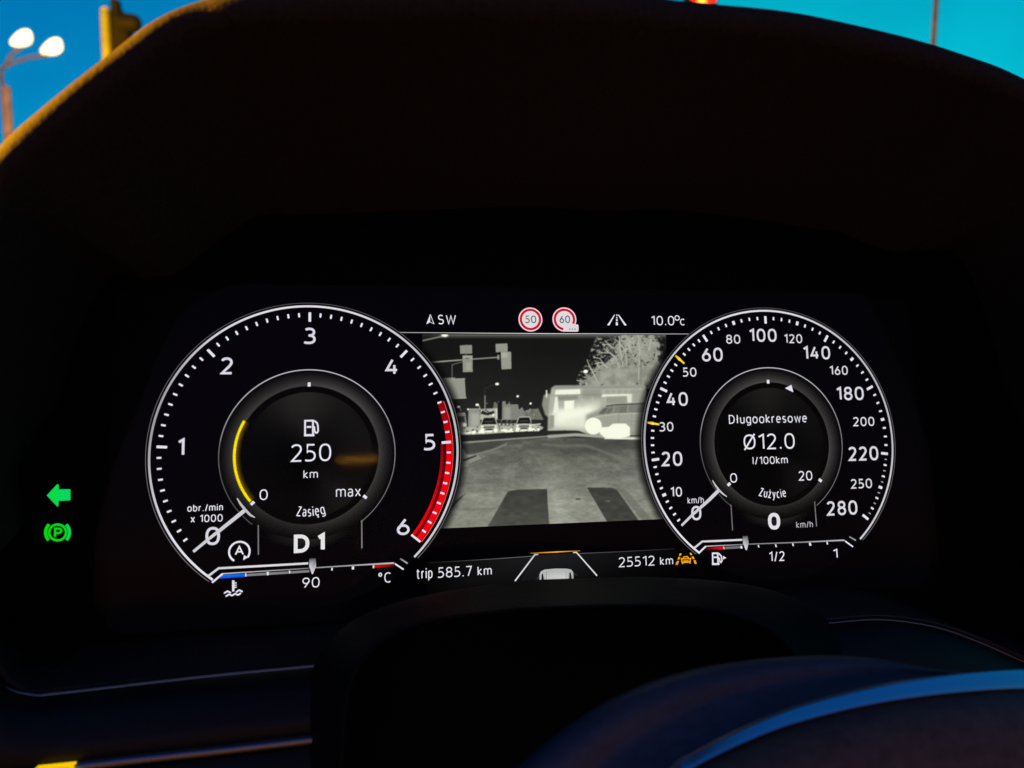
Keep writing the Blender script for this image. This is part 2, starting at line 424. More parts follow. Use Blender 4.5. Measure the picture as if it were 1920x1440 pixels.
def paint():
    global img
    img = 24 + 14 * np.clip((YY - 660) / 110, 0, 1) + 3 * vnoise(40, 20, 1)
    img += 95 * np.clip(1 - (YY - 626) / 10, 0, 1) ** 1.2 * np.clip((XX - 790) / 60, .25, 1)
    # lamps, signals and signs hung over the road
    pl([(40, 122), (205, 86)], 11, 125); pe(225, 78, 34, 16, 150, 1.2); pe(225, 78, 24, 12, 240)
    pl([(53, 175), (53, 225)], 8, 80)
    pl([(110, 290), (300, 275), (640, 250)], 9, 150); pl([(110, 290), (340, 272)], 6, 185, .6, .6)
    pl([(282, 412), (282, 308), (365, 285)], 7, 105)
    pg([(343, 157), (438, 153), (440, 221), (346, 223)], 140); pl([(392, 150), (392, 240)], 5, 130)
    pg([(363, 235), (443, 234), (444, 365), (367, 367)], 142); pg([(370, 240), (440, 240), (440, 262), (370, 262)], 160); pg([(390, 290), (430, 290), (430, 350), (390, 350)], 158, 1)
    pl([(385, 258), (415, 258)], 6, 70)
    pg([(622, 145), (716, 141), (718, 208), (625, 211)], 146); pg([(662, 210), (744, 206), (747, 341), (670, 345)], 150); pg([(666, 214), (715, 212), (715, 250), (668, 252)], 168)
    pg([(637, 232), (652, 232), (652, 268), (637, 268)], 150); pg([(650, 205), (664, 215), (662, 235), (652, 225)], 14)
    pg([(190, 428), (378, 418), (388, 570), (255, 575)], 146, .5); pl([(190, 424), (382, 418)], 8, 165); pl([(200, 416), (305, 412)], 7, 150); pl([(250, 574), (393, 567)], 9, 158); pl([(377, 420), (387, 568)], 6, 160)
    pl([(292, 575), (294, 690)], 5, 80)
    pl([(538, 560), (540, 490), (610, 466)], 5, 60); pl([(540, 552), (540, 655)], 9, 130); pe(635, 459, 15, 10, 245); pe(555, 610, 8, 5, 110)
    pe(796, 555, 10, 9, 245); pe(897, 612, 9, 9, 245); pl([(735, 600), (737, 570), (780, 556)], 4, 48)
    # skyline
    pg([(603, 655), (610, 600), (625, 600), (632, 618), (640, 594), (656, 598), (662, 655)], 108); pg([(672, 740), (675, 595), (700, 592), (705, 620), (725, 612), (730, 590), (737, 618), (798, 618), (806, 660), (830, 640), (846, 668), (846, 740)], 128)
    pg([(846, 740), (846, 670), (880, 660), (958, 650), (975, 690), (1000, 740)], 112, .5); pg([(690, 640), (740, 640), (740, 735), (690, 735)], 150, 1.2)
    for i in range(22):
        x = 845 + RNG.random() * 130; pe(x, 660 + RNG.random() * 60, 8, 10, 95 + RNG.random() * 50, .4)
    pg([(408, 810), (410, 655), (500, 652), (505, 800)], 142, .6); pg([(430, 690), (495, 690), (495, 780), (430, 790)], 165, 2)
    pl([(410, 655), (500, 654)], 6, 165)
    pg([(500, 740), (505, 655), (635, 648), (640, 735)], 175, .6); pg([(520, 665), (560, 685), (610, 668), (615, 688), (560, 705), (505, 692)], 40, .4); pl([(540, 660), (600, 700)], 7, 30); pe(605, 702, 12, 10, 225); pg([(625, 650), (637, 650), (637, 735), (628, 735)], 205)
    pg([(640, 600), (672, 600), (672, 735), (640, 735)], 30, .4)
    pg([(310, 685), (385, 682), (402, 800), (318, 830)], 135, .6); pg([(325, 712), (380, 710), (382, 755), (330, 758)], 62, .6); pe(378, 780, 16, 15, 240); pe(340, 800, 14, 20, 200)
    pe(333, 638, 12, 9, 240); pl([(345, 645), (352, 670)], 6, 150); pe(479, 622, 14, 10, 240); pl([(492, 628), (503, 655)], 6, 190); pe(407, 657, 8, 7, 235)
    # the hot fronts of the waiting cars
    pg([(318, 860), (320, 800), (520, 790), (800, 775), (960, 780), (1000, 800), (985, 815), (760, 835), (560, 852), (400, 858)], 175, .8)
    for i in range(46):
        t = RNG.random(); x = 330 + 640 * t; pe(x, 808 + 18 * RNG.random() + 22 * (1 - t), 8 + 8 * RNG.random(), 6 + 7 * RNG.random(), 235 + 15 * RNG.random(), .2)
    for i in range(34):
        pe(340 + 620 * RNG.random(), 792 + 40 * RNG.random(), 6, 5, 50 + 60 * RNG.random(), .2)
    for x in (645, 690, 735, 770):
        pg([(x - 32, 790), (x - 22, 738), (x + 22, 736), (x + 30, 786)], 120, .25); pg([(x - 25, 766), (x - 17, 742), (x + 17, 740), (x + 24, 764)], 30 + (x % 40), .2)
    for i in range(10): pe(640 + 15 * i, 770 + RNG.random() * 10, 7, 4, 60 + 150 * (i % 2), .2)
    for cx, cy, k in ((572, 752, 1.12), (846, 748, 1.05)):
        q = lambda P: [(cx + x * k, cy + y * k) for x, y in P]
        pg(q([(-62, 70), (-64, 32), (-44, -26), (-34, -32), (36, -34), (46, -28), (62, 30), (60, 66)]), 172, .25)
        pg(q([(-54, 22), (-36, -24), (38, -26), (52, 20)]), 28, .2); pg(q([(-30, -4), (30, -6), (34, 6), (-33, 8)]), 58, .3); pl(q([(-60, 30), (0, 22), (58, 27)]), 5, 205, .2)
        pg(q([(-40, 34), (40, 32), (38, 46), (-38, 48)]), 110, .3); pg(q([(-26, 52), (26, 51), (24, 60), (-24, 61)]), 48, .2)
        for dx in (-48, 46): pe(cx + dx * k, cy + 62 * k, 15, 17, 250, .2); pe(cx + dx * k, cy + 36 * k, 10, 6, 244, .2)
        pe(cx, cy + 70 * k, 30, 8, 236, .3)
    pg([(905, 752), (922, 738), (948, 738), (966, 770), (905, 776)], 44, .25); pl([(905, 778), (975, 772)], 8, 220, .3)
    # tree by the road
    n1 = vnoise(9, 8, 3); n2 = vnoise(4, 4, 4); n3 = vnoise(2.2, 2.2, 5)
    edge = inside(k7([(1610, 60), (1570, 150), (1560, 240), (1500, 300), (1390, 345), (1330, 420), (1290, 485), (1900, 485), (1900, 60)]))
    reach = blur(edge, 9)
    body = ((reach + .55 * (n1 - .5) + .5 * (n2 - .5)) > .52).astype(float)
    put(((reach + .7 * (n2 - .5) + .6 * (n3 - .5) > .28) & (reach > .04) & (YY < 730)).astype(float), 84, .3, .8)
    wild = inside(k7([(1440, 60), (1400, 110), (1370, 180), (1350, 280), (1280, 370), (1245, 440), (1270, 478), (1560, 478), (1620, 60)]))
    n4 = vnoise(5.5, 3.4, 31); n5 = vnoise(1.8, 1.5, 32)
    put(((.6 * n4 + .4 * n5 > .55) * wild * (YY < 726)).astype(float), 62 + 50 * n2, .3, .9)
    put(((.45 * n4 + .55 * n5 > .70) * wild * (YY < 726)).astype(float), 165, .25, .9)
    put(body * (YY < 735), 146 + 26 * (n1 - .5) + 18 * (vnoise(16, 14, 6) - .5), .4)
    put(((n2 * .5 + n3 * .5 > .70) & (body > 0) & (YY < 690)).astype(float), 60, .4, .8 )
    put(((n2 * .45 + n3 * .55 < .34) & (body > 0)).astype(float), 182, .5, .35)
    for P in ([(1590, 330), (1565, 250), (1520, 215), (1430, 215)], [(1590, 240), (1550, 180), (1500, 150), (1460, 150)], [(1640, 200), (1590, 140), (1560, 110)], [(1620, 320), (1600, 200), (1590, 90)], [(1740, 420), (1752, 240), (1740, 80)],
              [(1500, 330), (1450, 290), (1400, 300)], [(1420, 440), (1380, 360), (1360, 330)], [(1340, 460), (1300, 440), (1260, 430)], [(1700, 240), (1660, 150), (1700, 90)], [(1430, 330), (1410, 290)], [(1820, 200), (1840, 110)], [(1560, 250), (1500, 205), (1470, 180)], [(1540, 180), (1480, 120)], [(1480, 320), (1440, 260), (1390, 250)], [(1400, 400), (1350, 300), (1340, 270)], [(1650, 320), (1640, 180)]):
        pl(P, 9, 178, .3, .85)
    pl([(1760, 470), (1762, 300), (1755, 240)], 12, 118, .6, .6)
    pe(1328, 361, 18, 14, 246)
    # bus and car crossing, smeared as the sensor saw them
    pg([(985, 620), (1000, 545), (1030, 530), (1060, 545), (1062, 640), (1040, 720), (1010, 700)], 140, 1); pl([(1022, 512), (1022, 560)], 12, 220)
    pg([(1030, 830), (1045, 560), (1060, 490), (1090, 472), (1800, 468), (1800, 870), (1200, 850)], 172, 1.2)
    pg([(1060, 490), (1090, 474), (1780, 470), (1780, 492), (1090, 500)], 146, 1); pg([(1095, 505), (1290, 498), (1290, 540), (1085, 545)], 236, 1)
    pg([(1290, 500), (1450, 497), (1450, 570), (1290, 570)], 150, 2); pg([(1110, 552), (1270, 548), (1270, 580), (1110, 590)], 138, 1.6); pg([(1455, 541), (1690, 537), (1690, 552), (1455, 560)], 228, .8)
    pg([(1490, 560), (1650, 555), (1650, 610), (1490, 612)], 150, 1.2); pg([(1650, 548), (1690, 546), (1690, 605), (1655, 608)], 218, 1); pg([(1700, 500), (1790, 500), (1790, 620), (1700, 620)], 158, 3)
    pg([(1090, 560), (1108, 560), (1120, 690), (1070, 700)], 232, 1); pg([(1160, 592), (1240, 588), (1235, 720), (1165, 720)], 244, .8); pg([(1240, 600), (1440, 590), (1440, 660), (1240, 690)], 190, 3)
    pg([(1050, 690), (1420, 620), (1440, 780), (1340, 810), (1060, 800)], 222, 5); pg([(1100, 660), (1380, 640), (1380, 700), (1100, 760)], 240, 5); pg([(1045, 705), (1080, 705), (1080, 800), (1040, 810)], 150, 1)
    pg([(1330, 700), (1480, 640), (1560, 622), (1790, 612), (1790, 870), (1340, 840)], 150, 3); pg([(1440, 690), (1490, 640), (1560, 628), (1790, 614), (1790, 690)], 124, 1.2); pl([(1490, 632), (1560, 622), (1790, 612)], 9, 66, .8)
    pg([(1425, 695), (1470, 645), (1505, 645), (1470, 695)], 100, 1.2); pg([(1520, 650), (1545, 645), (1510, 690), (1485, 695)], 104, 1.2)
    pg([(1400, 715), (1560, 692), (1800, 684), (1800, 830), (1420, 815), (1385, 770)], 158, 1.6); pl([(1405, 716), (1560, 694), (1800, 686)], 7, 196, .7, .8)
    pl([(1555, 630), (1540, 690)], 7, 150, .5); pl([(1660, 622), (1655, 686)], 8, 146, .5); pl([(1480, 760), (1790, 748)], 6, 138, .8, .7); pg([(1600, 640), (1650, 634), (1646, 680), (1590, 684)], 112, .8)
    pl([(1590, 692), (1584, 800)], 5, 132, .6, .8); pl([(1690, 690), (1688, 800)], 5, 134, .6, .8)
    for x in range(1480, 1800, 48): pg([(x, 508), (x + 34, 506), (x + 34, 530), (x, 532)], 140, .8, .5)
    pl([(1300, 500), (1300, 640)], 6, 190, .8, .7); pl([(1382, 560), (1384, 660)], 6, 205, 1, .7); pl([(1060, 548), (1460, 540)], 6, 120, .8, .6)
    # road
    pg([(330, 862), (560, 852), (820, 832), (1160, 822), (1270, 824), (1340, 850), (1400, 865), (1100, 880), (800, 890), (330, 920)], 42, .5)
    road = inside(k7([(300, 912), (800, 890), (1100, 878), (1500, 885), (1800, 880), (1950, 1600), (100, 1600)]))
    t = np.clip((YY - 825) / 120, 0, 1)
    tone = 88 + 46 * t + 18 * (vnoise(57, 13, 8) - .5) + 13 * (vnoise(31, 9, 18) - .5) + 17 * (vnoise(14, 5, 9) - .5) + 13 * (vnoise(7, 2.4, 19) - .5) + 12 * (vnoise(2.6, 1.3, 10) - .5)
    tone += 20 * np.exp(-((XX - 1035 - (YY - 850) * .12) / 34) ** 2) * np.clip((YY - 835) / 40, 0, 1)
    put(road, tone, .4)
    for i in range(26):                      # tyre tracks running to the vanishing point
        x0 = 250 + 1500 * RNG.random(); y0 = 1000 + 500 * RNG.random(); k_ = .25 + .3 * RNG.random()
        pl([(x0, y0), (x0 + (760 - x0) * k_, y0 + (800 - y0) * k_)], 14 + 16 * RNG.random(), 92 + 60 * RNG.random(), 1.6, .22)
    pg([(335, 930), (560, 905), (730, 905), (640, 960), (500, 1000), (370, 1010)], 62, 2.2, .7); pg([(880, 915), (1400, 900), (1750, 900), (1750, 960), (1300, 1010), (1000, 960)], 66, 4, .55)
    pl([(370, 918), (800, 885), (1050, 868)], 11, 150, .6); pl([(1040, 870), (1250, 856), (1480, 872), (1760, 884)], 24, 165, 1); pl([(1480, 884), (1770, 886)], 12, 232, .5); pl([(1600, 868), (1760, 862)], 10, 70, .8)
    pl([(470, 1010), (600, 975), (705, 932)], 16, 122, .8); pl([(990, 930), (1150, 945), (1330, 940), (1500, 1000), (1640, 1060)], 22, 112, 1.6, .8); pl([(870, 985), (1000, 1010), (1150, 1060)], 18, 116, 2, .6)
    pg([(330, 970), (372, 965), (392, 1010), (480, 1012), (515, 1042), (410, 1082), (412, 1105), (330, 1115)], 138, .4); pg([(362, 1050), (470, 1014), (478, 1024), (375, 1066)], 66, .4)
    pe(1388, 788, 66, 66, 247, .5); put(inside(k7([(1430, 800), (1510, 795), (1540, 770), (1640, 768), (1675, 800), (1675, 868), (1600, 884), (1480, 880), (1440, 850)])), 247, 1)
    # dark crossing stripes in front of the bonnet
    put(inside(k8([(575, 617), (660, 602), (898, 597), (902, 700), (916, 900), (400, 925)])), 58 + 14 * vnoise(12, 6, 12) + 14 * np.clip((YY - 925) / 60, 0, 1), .35)
    put(inside(k8([(1224, 586), (1430, 586), (1470, 605), (1680, 900), (1410, 900)])), 60 + 14 * vnoise(12, 6, 13), .35)
    put(inside(k8([(1470, 600), (1540, 600), (1760, 850), (1680, 860)])), 104, 1, .6); pl([(575, 617), (400, 925)], 7, 128, .5, .6, k8); pl([(903, 597), (918, 900)], 7, 128, .5, .6, k8)
    put(inside(k8([(90, 790), (150, 690), (240, 625), (150, 720)])), 62, .8)
    pl([(1135, 680), (1167, 680)], 9, 52, .4, 1, k8); pl([(1380, 695), (1410, 697)], 7, 128, .8, .8, k8)
    img = np.clip(img + (img - 90) * .06, 10, 255) + 9 * (vnoise(1.2, 1.0, 41) - .5) * (YY > 700) + 12 * (RNG.random(img.shape) - .5)
    img = np.clip(blur(img, .3), 0, 252)
paint()
rect = [loc(792.5, 660, Z0), loc(1250, 660, Z0), loc(900, 627.2, Z0), loc(1000, 983.4, Z0)]
ru0, ru1, rv1, rv0 = rect[0][0], rect[1][0], rect[2][1], rect[3][1]
gx, gy = 420, 330
gu, gv = np.meshgrid(np.linspace(ru0, ru1, gx), np.linspace(rv0, rv1, gy))
Q = np.outer(gu.ravel(), FX) + np.outer(gv.ravel(), FY) + Z0 * FZ - CAM
Q = Q @ TOW; qx = Q[:, 0] / Q[:, 2] * FOC + 960; qy = Q[:, 1] / Q[:, 2] * FOC + 720
fx = np.clip((qx - VX0) * SS, 0, IW - 1.01); fy = np.clip((qy - VY0) * SS, 0, IH - 1.01)
ix, iy = fx.astype(int), fy.astype(int); tx, ty = fx - ix, fy - iy
val = (img[iy, ix] * (1 - tx) + img[iy, ix + 1] * tx) * (1 - ty) + (img[iy + 1, ix] * (1 - tx) + img[iy + 1, ix + 1] * tx) * ty
dl_ = np.hypot(gu.ravel() - CLf[0], gv.ravel() - CLf[1]) / U; dr_ = np.hypot(gu.ravel() - CRt[0], gv.ravel() - CRt[1]) / U
sm = lambda x: np.clip(x, 0, 1) ** 2 * (3 - 2 * np.clip(x, 0, 1))
val = val * (.1 + .9 * sm((dl_ - 1.01) / .085)) * (.1 + .9 * sm((dr_ - 1.01) / .085))
col = np.ones((len(val), 4)); tone = val[:, None] * np.array((.985, 1.0, .915)); col[:, :3] = lin(np.clip(tone, 0, 255))
me = bpy.data.meshes.new('camera_picture')
idx = np.arange(gx * gy).reshape(gy, gx)
me.from_pydata(np.column_stack((gu.ravel(), gv.ravel(), np.full(gx * gy, Z0))).tolist(), [], np.stack((idx[:-1, :-1], idx[:-1, 1:], idx[1:, 1:], idx[1:, :-1]), -1).reshape(-1, 4).tolist())
me.color_attributes.new('Col', 'FLOAT_COLOR', 'POINT').data.foreach_set('color', col.ravel()); me.materials.append(PIX)
cp = link('camera_picture', me, cluster); cp['label'] = 'grey night vision picture of a road junction with a bus and waiting cars'

# thin lines over and under the picture
f = Flat(Z1); f.stroke([(748, 623.3), (1020, 625.6), (1291, 626.2)], .00028, [g(150), g(215), g(150)], px=True); f.build('upper_line', cluster)
f = Flat(Z1)
f.stroke([(800, 1055), (870, 1051.5), (940, 1047)], .00022, [g(20), g(60), g(95)], px=True); f.stroke([(940, 1047), (1001, 1042.6)], .00022, g(100), px=True)
f.stroke([(1086, 1037.8), (1160, 1034.6), (1265, 1029)], .00022, [g(90), g(70), g(35)], px=True); f.build('lower_line', cluster)
f = Flat(Z0)
f.poly([(800, 1056), (1000, 1043.5), (1085, 1038.5), (1270, 1030), (1270, 1082), (1100, 1100), (800, 1120)], [g(6), g(26), g(26), g(8), g(2), g(8), g(2)], px=True); f.build('lower_band', cluster)

# ---------------------------------------------------------------- tachometer
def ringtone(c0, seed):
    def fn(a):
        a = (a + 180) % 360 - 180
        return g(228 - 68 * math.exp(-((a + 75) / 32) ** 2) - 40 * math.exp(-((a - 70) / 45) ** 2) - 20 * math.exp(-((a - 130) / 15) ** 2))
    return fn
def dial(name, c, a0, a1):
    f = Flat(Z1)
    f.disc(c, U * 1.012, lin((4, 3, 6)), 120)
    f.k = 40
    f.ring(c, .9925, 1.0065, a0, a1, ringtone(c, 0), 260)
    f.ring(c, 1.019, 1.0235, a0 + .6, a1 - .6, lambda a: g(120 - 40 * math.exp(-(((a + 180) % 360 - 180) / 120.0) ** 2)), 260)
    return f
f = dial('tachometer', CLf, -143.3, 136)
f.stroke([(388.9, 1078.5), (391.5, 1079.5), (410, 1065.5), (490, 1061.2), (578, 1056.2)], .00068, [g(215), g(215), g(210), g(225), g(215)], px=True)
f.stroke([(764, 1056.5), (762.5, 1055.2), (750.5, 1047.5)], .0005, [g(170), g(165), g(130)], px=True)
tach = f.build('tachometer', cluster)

def ticks(name, c, angs, r0, r1, wd, parent, col=WHITE, each=False, z=Z3, nm='major_tick'):
    f = Flat(z)
    for a in angs:
        if each: f = Flat(z)
        t = math.radians(a); d = np.array((math.sin(t), math.cos(t))); f.stroke([c + d * U * r0, c + d * U * r1], wd * U, col)
        if each: f.build(nm, parent)
    if not each: f.build(name, parent)
TA = 43.25
tang = lambda v: (v - 3) * TA + .35
ticks('', CLf, [tang(v) for v in (1, 2, 3, 4, 5)], .892, .957, .0175, tach, each=True)
ticks('', CLf, [tang(6)], .884, .962, .014, tach, each=True)
ticks('minor_ticks', CLf, [tang(i / 10) for i in range(1, 60) if i % 10], .924, .953, .0125, tach)
f = Flat(Z2)
RD = lin((232, 4, 16))
f.ring(CLf, .922, .962, tang(4.6), tang(6) - .3, lambda a: lin((130 + 105 * min(1, max(0, (a - tang(4.6)) / 24)), 3, 18)), 60)
f.ring(CLf, .9655, .9705, tang(4.6), tang(6) - .2, lin((255, 70, 70)), 60)
f.ring(CLf, .884, .902, tang(5) + .4, tang(6) - .3, lambda a: lin((120 + 95 * min(1, max(0, (a - tang(5)) / 30)), 2, 14)), 60)
f.ring(CLf, .902, .921, tang(5) + .4, tang(6) - .3, lambda a: lin((60 + 60 * min(1, max(0, (a - tang(5)) / 35)), 1, 8)), 60)
f.build('redline_band', tach)
def word(name, s, x0, x1, yb, cap, wt, parent, colr=WHITE, zz=Z3, bend=None):
    f = Flat(zz); lettering(f, s, x0, x1, yb, cap, wt, colr, bend); return f.build(name, parent)
for s, x0, x1, yb, cp_ in (('0', 385.3, 412.5, 1022, 34), ('1', 332.8, 346, 855, 33), ('2', 414, 437, 702, 32), ('3', 570.7, 592, 645.3, 31), ('4', 722.8, 746.7, 703, 30.5), ('5', 795.2, 816, 844.5, 31), ('6', 744, 768, 1003.3, 31.5)):
    word('numeral', s, x0, x1, yb, cp_, .145, tach, lin((215, 212, 224)))
word('unit_text', 'obr./min', 351.3, 418, 958.5, 13, .13, tach); word('unit_text', 'x 1000', 357.5, 417.5, 979, 14, .125, tach)
f = Flat(Z3 + .00005)
f.stroke([(460, 956), (437, 974.5), (412, 994.5)], [.00125, .00118, .0011], SOFT, px=True); f.stroke([(412, 994.5), (392, 1010), (362.5, 1034.5)], [.0011, .0009, .0009], SOFT, px=True)
f.stroke([(444.5, 934), (451, 945), (460, 956), (469, 965.5), (478, 970.5)], [.0003, .0007, .0008, .0007, .0003], g(190), px=True)
f.build('needle', tach)
word('gear_text', 'D', 551, 580, 1036.5, 34.5, .2, cluster, lin((228, 226, 228))); word('gear_text', '1', 593.8, 609, 1034, 34, .22, cluster, lin((228, 226, 228)))

def inner_gauge(name, c, off, seed):
    """round read-out in the middle of a dial: thin ring, grey bezel, black gap, dark sheen"""
    c = c + np.array((0, off)) * U
    f = Flat(Z2)
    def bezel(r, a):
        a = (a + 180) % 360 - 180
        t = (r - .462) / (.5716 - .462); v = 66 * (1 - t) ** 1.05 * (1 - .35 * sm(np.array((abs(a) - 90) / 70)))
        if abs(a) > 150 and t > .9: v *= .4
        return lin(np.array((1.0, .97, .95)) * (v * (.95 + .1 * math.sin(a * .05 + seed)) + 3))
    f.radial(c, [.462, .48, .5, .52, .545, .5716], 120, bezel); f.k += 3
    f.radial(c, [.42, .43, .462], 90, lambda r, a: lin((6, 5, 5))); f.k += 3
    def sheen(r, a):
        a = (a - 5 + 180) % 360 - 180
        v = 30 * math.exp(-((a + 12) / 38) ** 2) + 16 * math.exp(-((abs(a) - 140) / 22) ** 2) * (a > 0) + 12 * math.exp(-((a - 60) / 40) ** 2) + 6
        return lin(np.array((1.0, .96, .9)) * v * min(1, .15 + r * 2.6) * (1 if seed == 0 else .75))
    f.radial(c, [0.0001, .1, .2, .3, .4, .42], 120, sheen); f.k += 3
    # below the bezel its grey runs out into the dial
    t0 = np.radians(np.linspace(150, 210, 30))
    f.strip([(c[0] + U * .56 * math.sin(x), c[1] + U * .56 * math.cos(x)) for x in t0], [(c[0] + U * .64 * math.sin(x), c[1] + U * .62 * math.cos(x)) for x in t0], ([lin(np.array((30, 29, 28)) * math.sin(math.pi * q_ / 29) + 4) for q_ in range(30)], [lin((4, 3, 6))] * 30))
    f.k += 4
    return f, c
def thin(a): 
    a = (a + 180) % 360 - 180
    return g(192 - 90 * sm(np.array((abs(a) - 20) / 100)) - (25 if a < -80 else 0))
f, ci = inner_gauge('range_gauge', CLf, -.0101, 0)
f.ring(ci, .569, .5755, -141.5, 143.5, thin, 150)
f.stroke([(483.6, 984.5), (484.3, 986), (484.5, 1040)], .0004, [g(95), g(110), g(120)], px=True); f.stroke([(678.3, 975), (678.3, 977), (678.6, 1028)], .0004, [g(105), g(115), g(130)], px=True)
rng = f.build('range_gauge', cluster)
f = Flat(Z3); f.ring(ci, .4655, .483, -129, -60.5, lin((240, 214, 0)), 60); f.radial_arc(ci, [.434, .45, .4655], -129, -60.5, [lin((18, 14, 4)), lin((58, 44, 0)), lin((108, 84, 0))])
f.build('yellow_arc', rng)
ticks('', ci, [.3, -131, 128.5], .458, .486, .019, rng, each=True, nm='scale_mark')
f = Flat(Z3); wk = .0006
f.stroke([(572, 815.5), (572, 789), (586.8, 788.6), (586.8, 815.5)], wk, WHITE, px=True); f.stroke([(570, 816), (589.5, 816)], wk * 1.2, WHITE, px=True); f.stroke([(575, 800.5), (584, 800.5)], wk, WHITE, px=True)
f.stroke([(589, 788.8), (594.5, 793), (596, 798), (596.6, 807.5), (594.5, 811.5), (591, 811), (589.6, 807), (589.3, 801), (586.5, 799)], wk * .9, WHITE, px=True)
f.build('fuel_icon', rng)
word('value_text', '250', 545.8, 621, 865.3, 33, .1, rng); word('unit_text', 'km', 569, 596, 896.8, 15.5, .11, rng)
word('scale_text', '0', 486.7, 502, 937.5, 20, .11, rng); word('scale_text', 'max', 630, 676.5, 931.7, 20, .1, rng); word('name_text', 'Zasi\u0119g', 555.3, 611, 968.5, 18.5, .1, rng, WHITE, Z3, ci)

def startstop():
    f = Flat(Z3); c = loc(448.9, 1034.5, Z3)[:2]; r = .0032
    f.stroke([(c[0] + r * math.sin(t), c[1] + r * math.cos(t)) for t in np.radians(np.linspace(-150, 128, 40))], .00062, WHITE)
    f.poly([(456, 1050.5), (457.5, 1040.5), (464.5, 1045)], WHITE, px=True)
    lettering(f, 'A', 440.2, 457.3, 1041, 17.5, .16, WHITE); f.build('start_stop_icon', cluster)
startstop()

# ---------------------------------------------------------------- coolant gauge
f = Flat(Z1 + .00006)
f.stroke([(397.5, 1092.5), (417.5, 1075.7)], .0006, WHITE, px=True); f.stroke([(416.5, 1075.7), (500, 1070.5), (579, 1065.5)], .00032, [g(200), g(170), g(120)], px=True)
f.stroke([(592, 1064.5), (660, 1060.2), (739, 1055.6)], [.00034, .0004, .0005], [g(150), g(165), g(200)], px=True); f.stroke([(740.5, 1057), (756.8, 1067.8)], .00052, WHITE, px=True)
cool = f.build('coolant_gauge', cluster)
f = Flat(Z2); f.poly([(418, 1077.5), (460, 1076), (460, 1082), (411, 1085)], [lin((30, 120, 250)), lin((10, 120, 240)), lin((0, 60, 190)), lin((10, 70, 220))], px=True); f.build('cold_zone', cool)
f = Flat(Z2); f.poly([(702, 1060), (738, 1058), (741, 1061.5), (702, 1065)], [lin((240, 6, 14)), lin((120, 4, 8)), lin((60, 0, 4)), lin((225, 4, 12))], px=True); f.build('hot_zone', cool)
f = Flat(Z2)
for P in ([(463, 1076), (499, 1073.7), (499, 1078.3), (463, 1080.5)], [(504, 1073.4), (541, 1071.2), (541, 1075.6), (504, 1078)], [(545, 1071), (580, 1068.8), (580, 1073), (545, 1075.4)]): f.poly(P, g(128), px=True)
for x, y, hw, hh in ((461, 1077.8, 1.2, 3), (502, 1075.3, 2.2, 3), (543, 1072.5, 1.3, 2.7), (622.5, 1067, 1.3, 2.7), (661.8, 1064.8, 2.1, 2.9), (700.2, 1062.5, 1.3, 2.8)):
    f.poly([(x - hw, y - hh), (x + hw, y - hh), (x + hw, y + hh), (x - hw, y + hh)], WHITE, px=True)
f.build('gauge_marks', cool)
f = Flat(Z3); f.poly([(580, 1047), (592, 1046.5), (592.6, 1062), (586.6, 1076.5), (585, 1076.5), (579.7, 1062)], [g(60), g(60), g(205), g(215), g(215), g(205)], px=True); f.build('pointer', cool)
f = Flat(Z3)
f.stroke([(437.4, 1088), (437.4, 1109)], .00072, WHITE, px=True)
for y in (1093.3, 1097.5, 1101.3): f.stroke([(438, y), (443.8, y - .4)], .00034, WHITE, px=True)
wave = lambda x0, x1, y0, y1, n_: [(x0 + (x1 - x0) * t, y0 + (y1 - y0) * t + 1.3 * math.sin(t * n_ * 2 * math.pi + 1)) for t in np.linspace(0, 1, 26)]
f.stroke(wave(420, 433, 1110.5, 1109.5, 1.2), .0005, WHITE, px=True); f.stroke(wave(442, 455, 1108.6, 1107.4, 1.2), .0005, WHITE, px=True); f.stroke(wave(423, 452, 1116.4, 1113.6, 2.6), .0005, WHITE, px=True)
f.build('thermometer_icon', cool)
word('scale_text', '90', 567, 599.3, 1102, 19.5, .11, cool); word('scale_text', '\u00b0C', 709.5, 733.3, 1092.8, 19.5, .11, cool)

# ---------------------------------------------------------------- speedometer
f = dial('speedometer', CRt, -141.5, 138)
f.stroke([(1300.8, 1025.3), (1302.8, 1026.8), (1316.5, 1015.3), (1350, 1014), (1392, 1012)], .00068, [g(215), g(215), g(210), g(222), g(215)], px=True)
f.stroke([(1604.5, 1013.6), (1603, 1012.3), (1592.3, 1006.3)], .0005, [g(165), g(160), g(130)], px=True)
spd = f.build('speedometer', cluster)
SV = [0, 20, 40, 60, 100, 140, 180, 220, 280]
def sang(v):
    for i in range(8):
        if v <= SV[i + 1]: return -128.6 + 32.17 * (i + (v - SV[i]) / (SV[i + 1] - SV[i]))
ticks('', CRt, [sang(v) for v in SV[1:]], .9, .957, .019, spd, each=True)
fine = [v for v in list(range(2, 60, 2)) + list(range(65, 220, 5)) + list(range(230, 280, 10)) if v not in SV and v not in (30, 50, 10, 80, 120, 160, 200, 250)]
ticks('minor_ticks', CRt, [sang(v) for v in fine], .928, .953, .0135, spd)
ticks('', CRt, [sang(v) for v in (10, 80, 120, 160, 200, 250)], .925, .955, .021, spd, each=True, nm='middle_tick')
ticks('thin_ticks', CRt, [sang(v) for v in range(225, 280, 10)], .932, .951, .0075, spd, g(170))
for v in (30, 50):
    f = Flat(Z3); t = math.radians(sang(v)); d = np.array((math.sin(t), math.cos(t)))
    f.stroke([CRt + d * U * .895, CRt + d * U * .93, CRt + d * U * .945, CRt + d * U * .985], [.014 * U, .014 * U, .022 * U, .012 * U], [lin((250, 200, 10)), lin((255, 215, 60)), lin((255, 220, 60)), lin((225, 165, 0))])
    o = f.build('limit_mark', spd); o['label'] = 'yellow tick at %d' % v
BIG = lin((215, 212, 220))
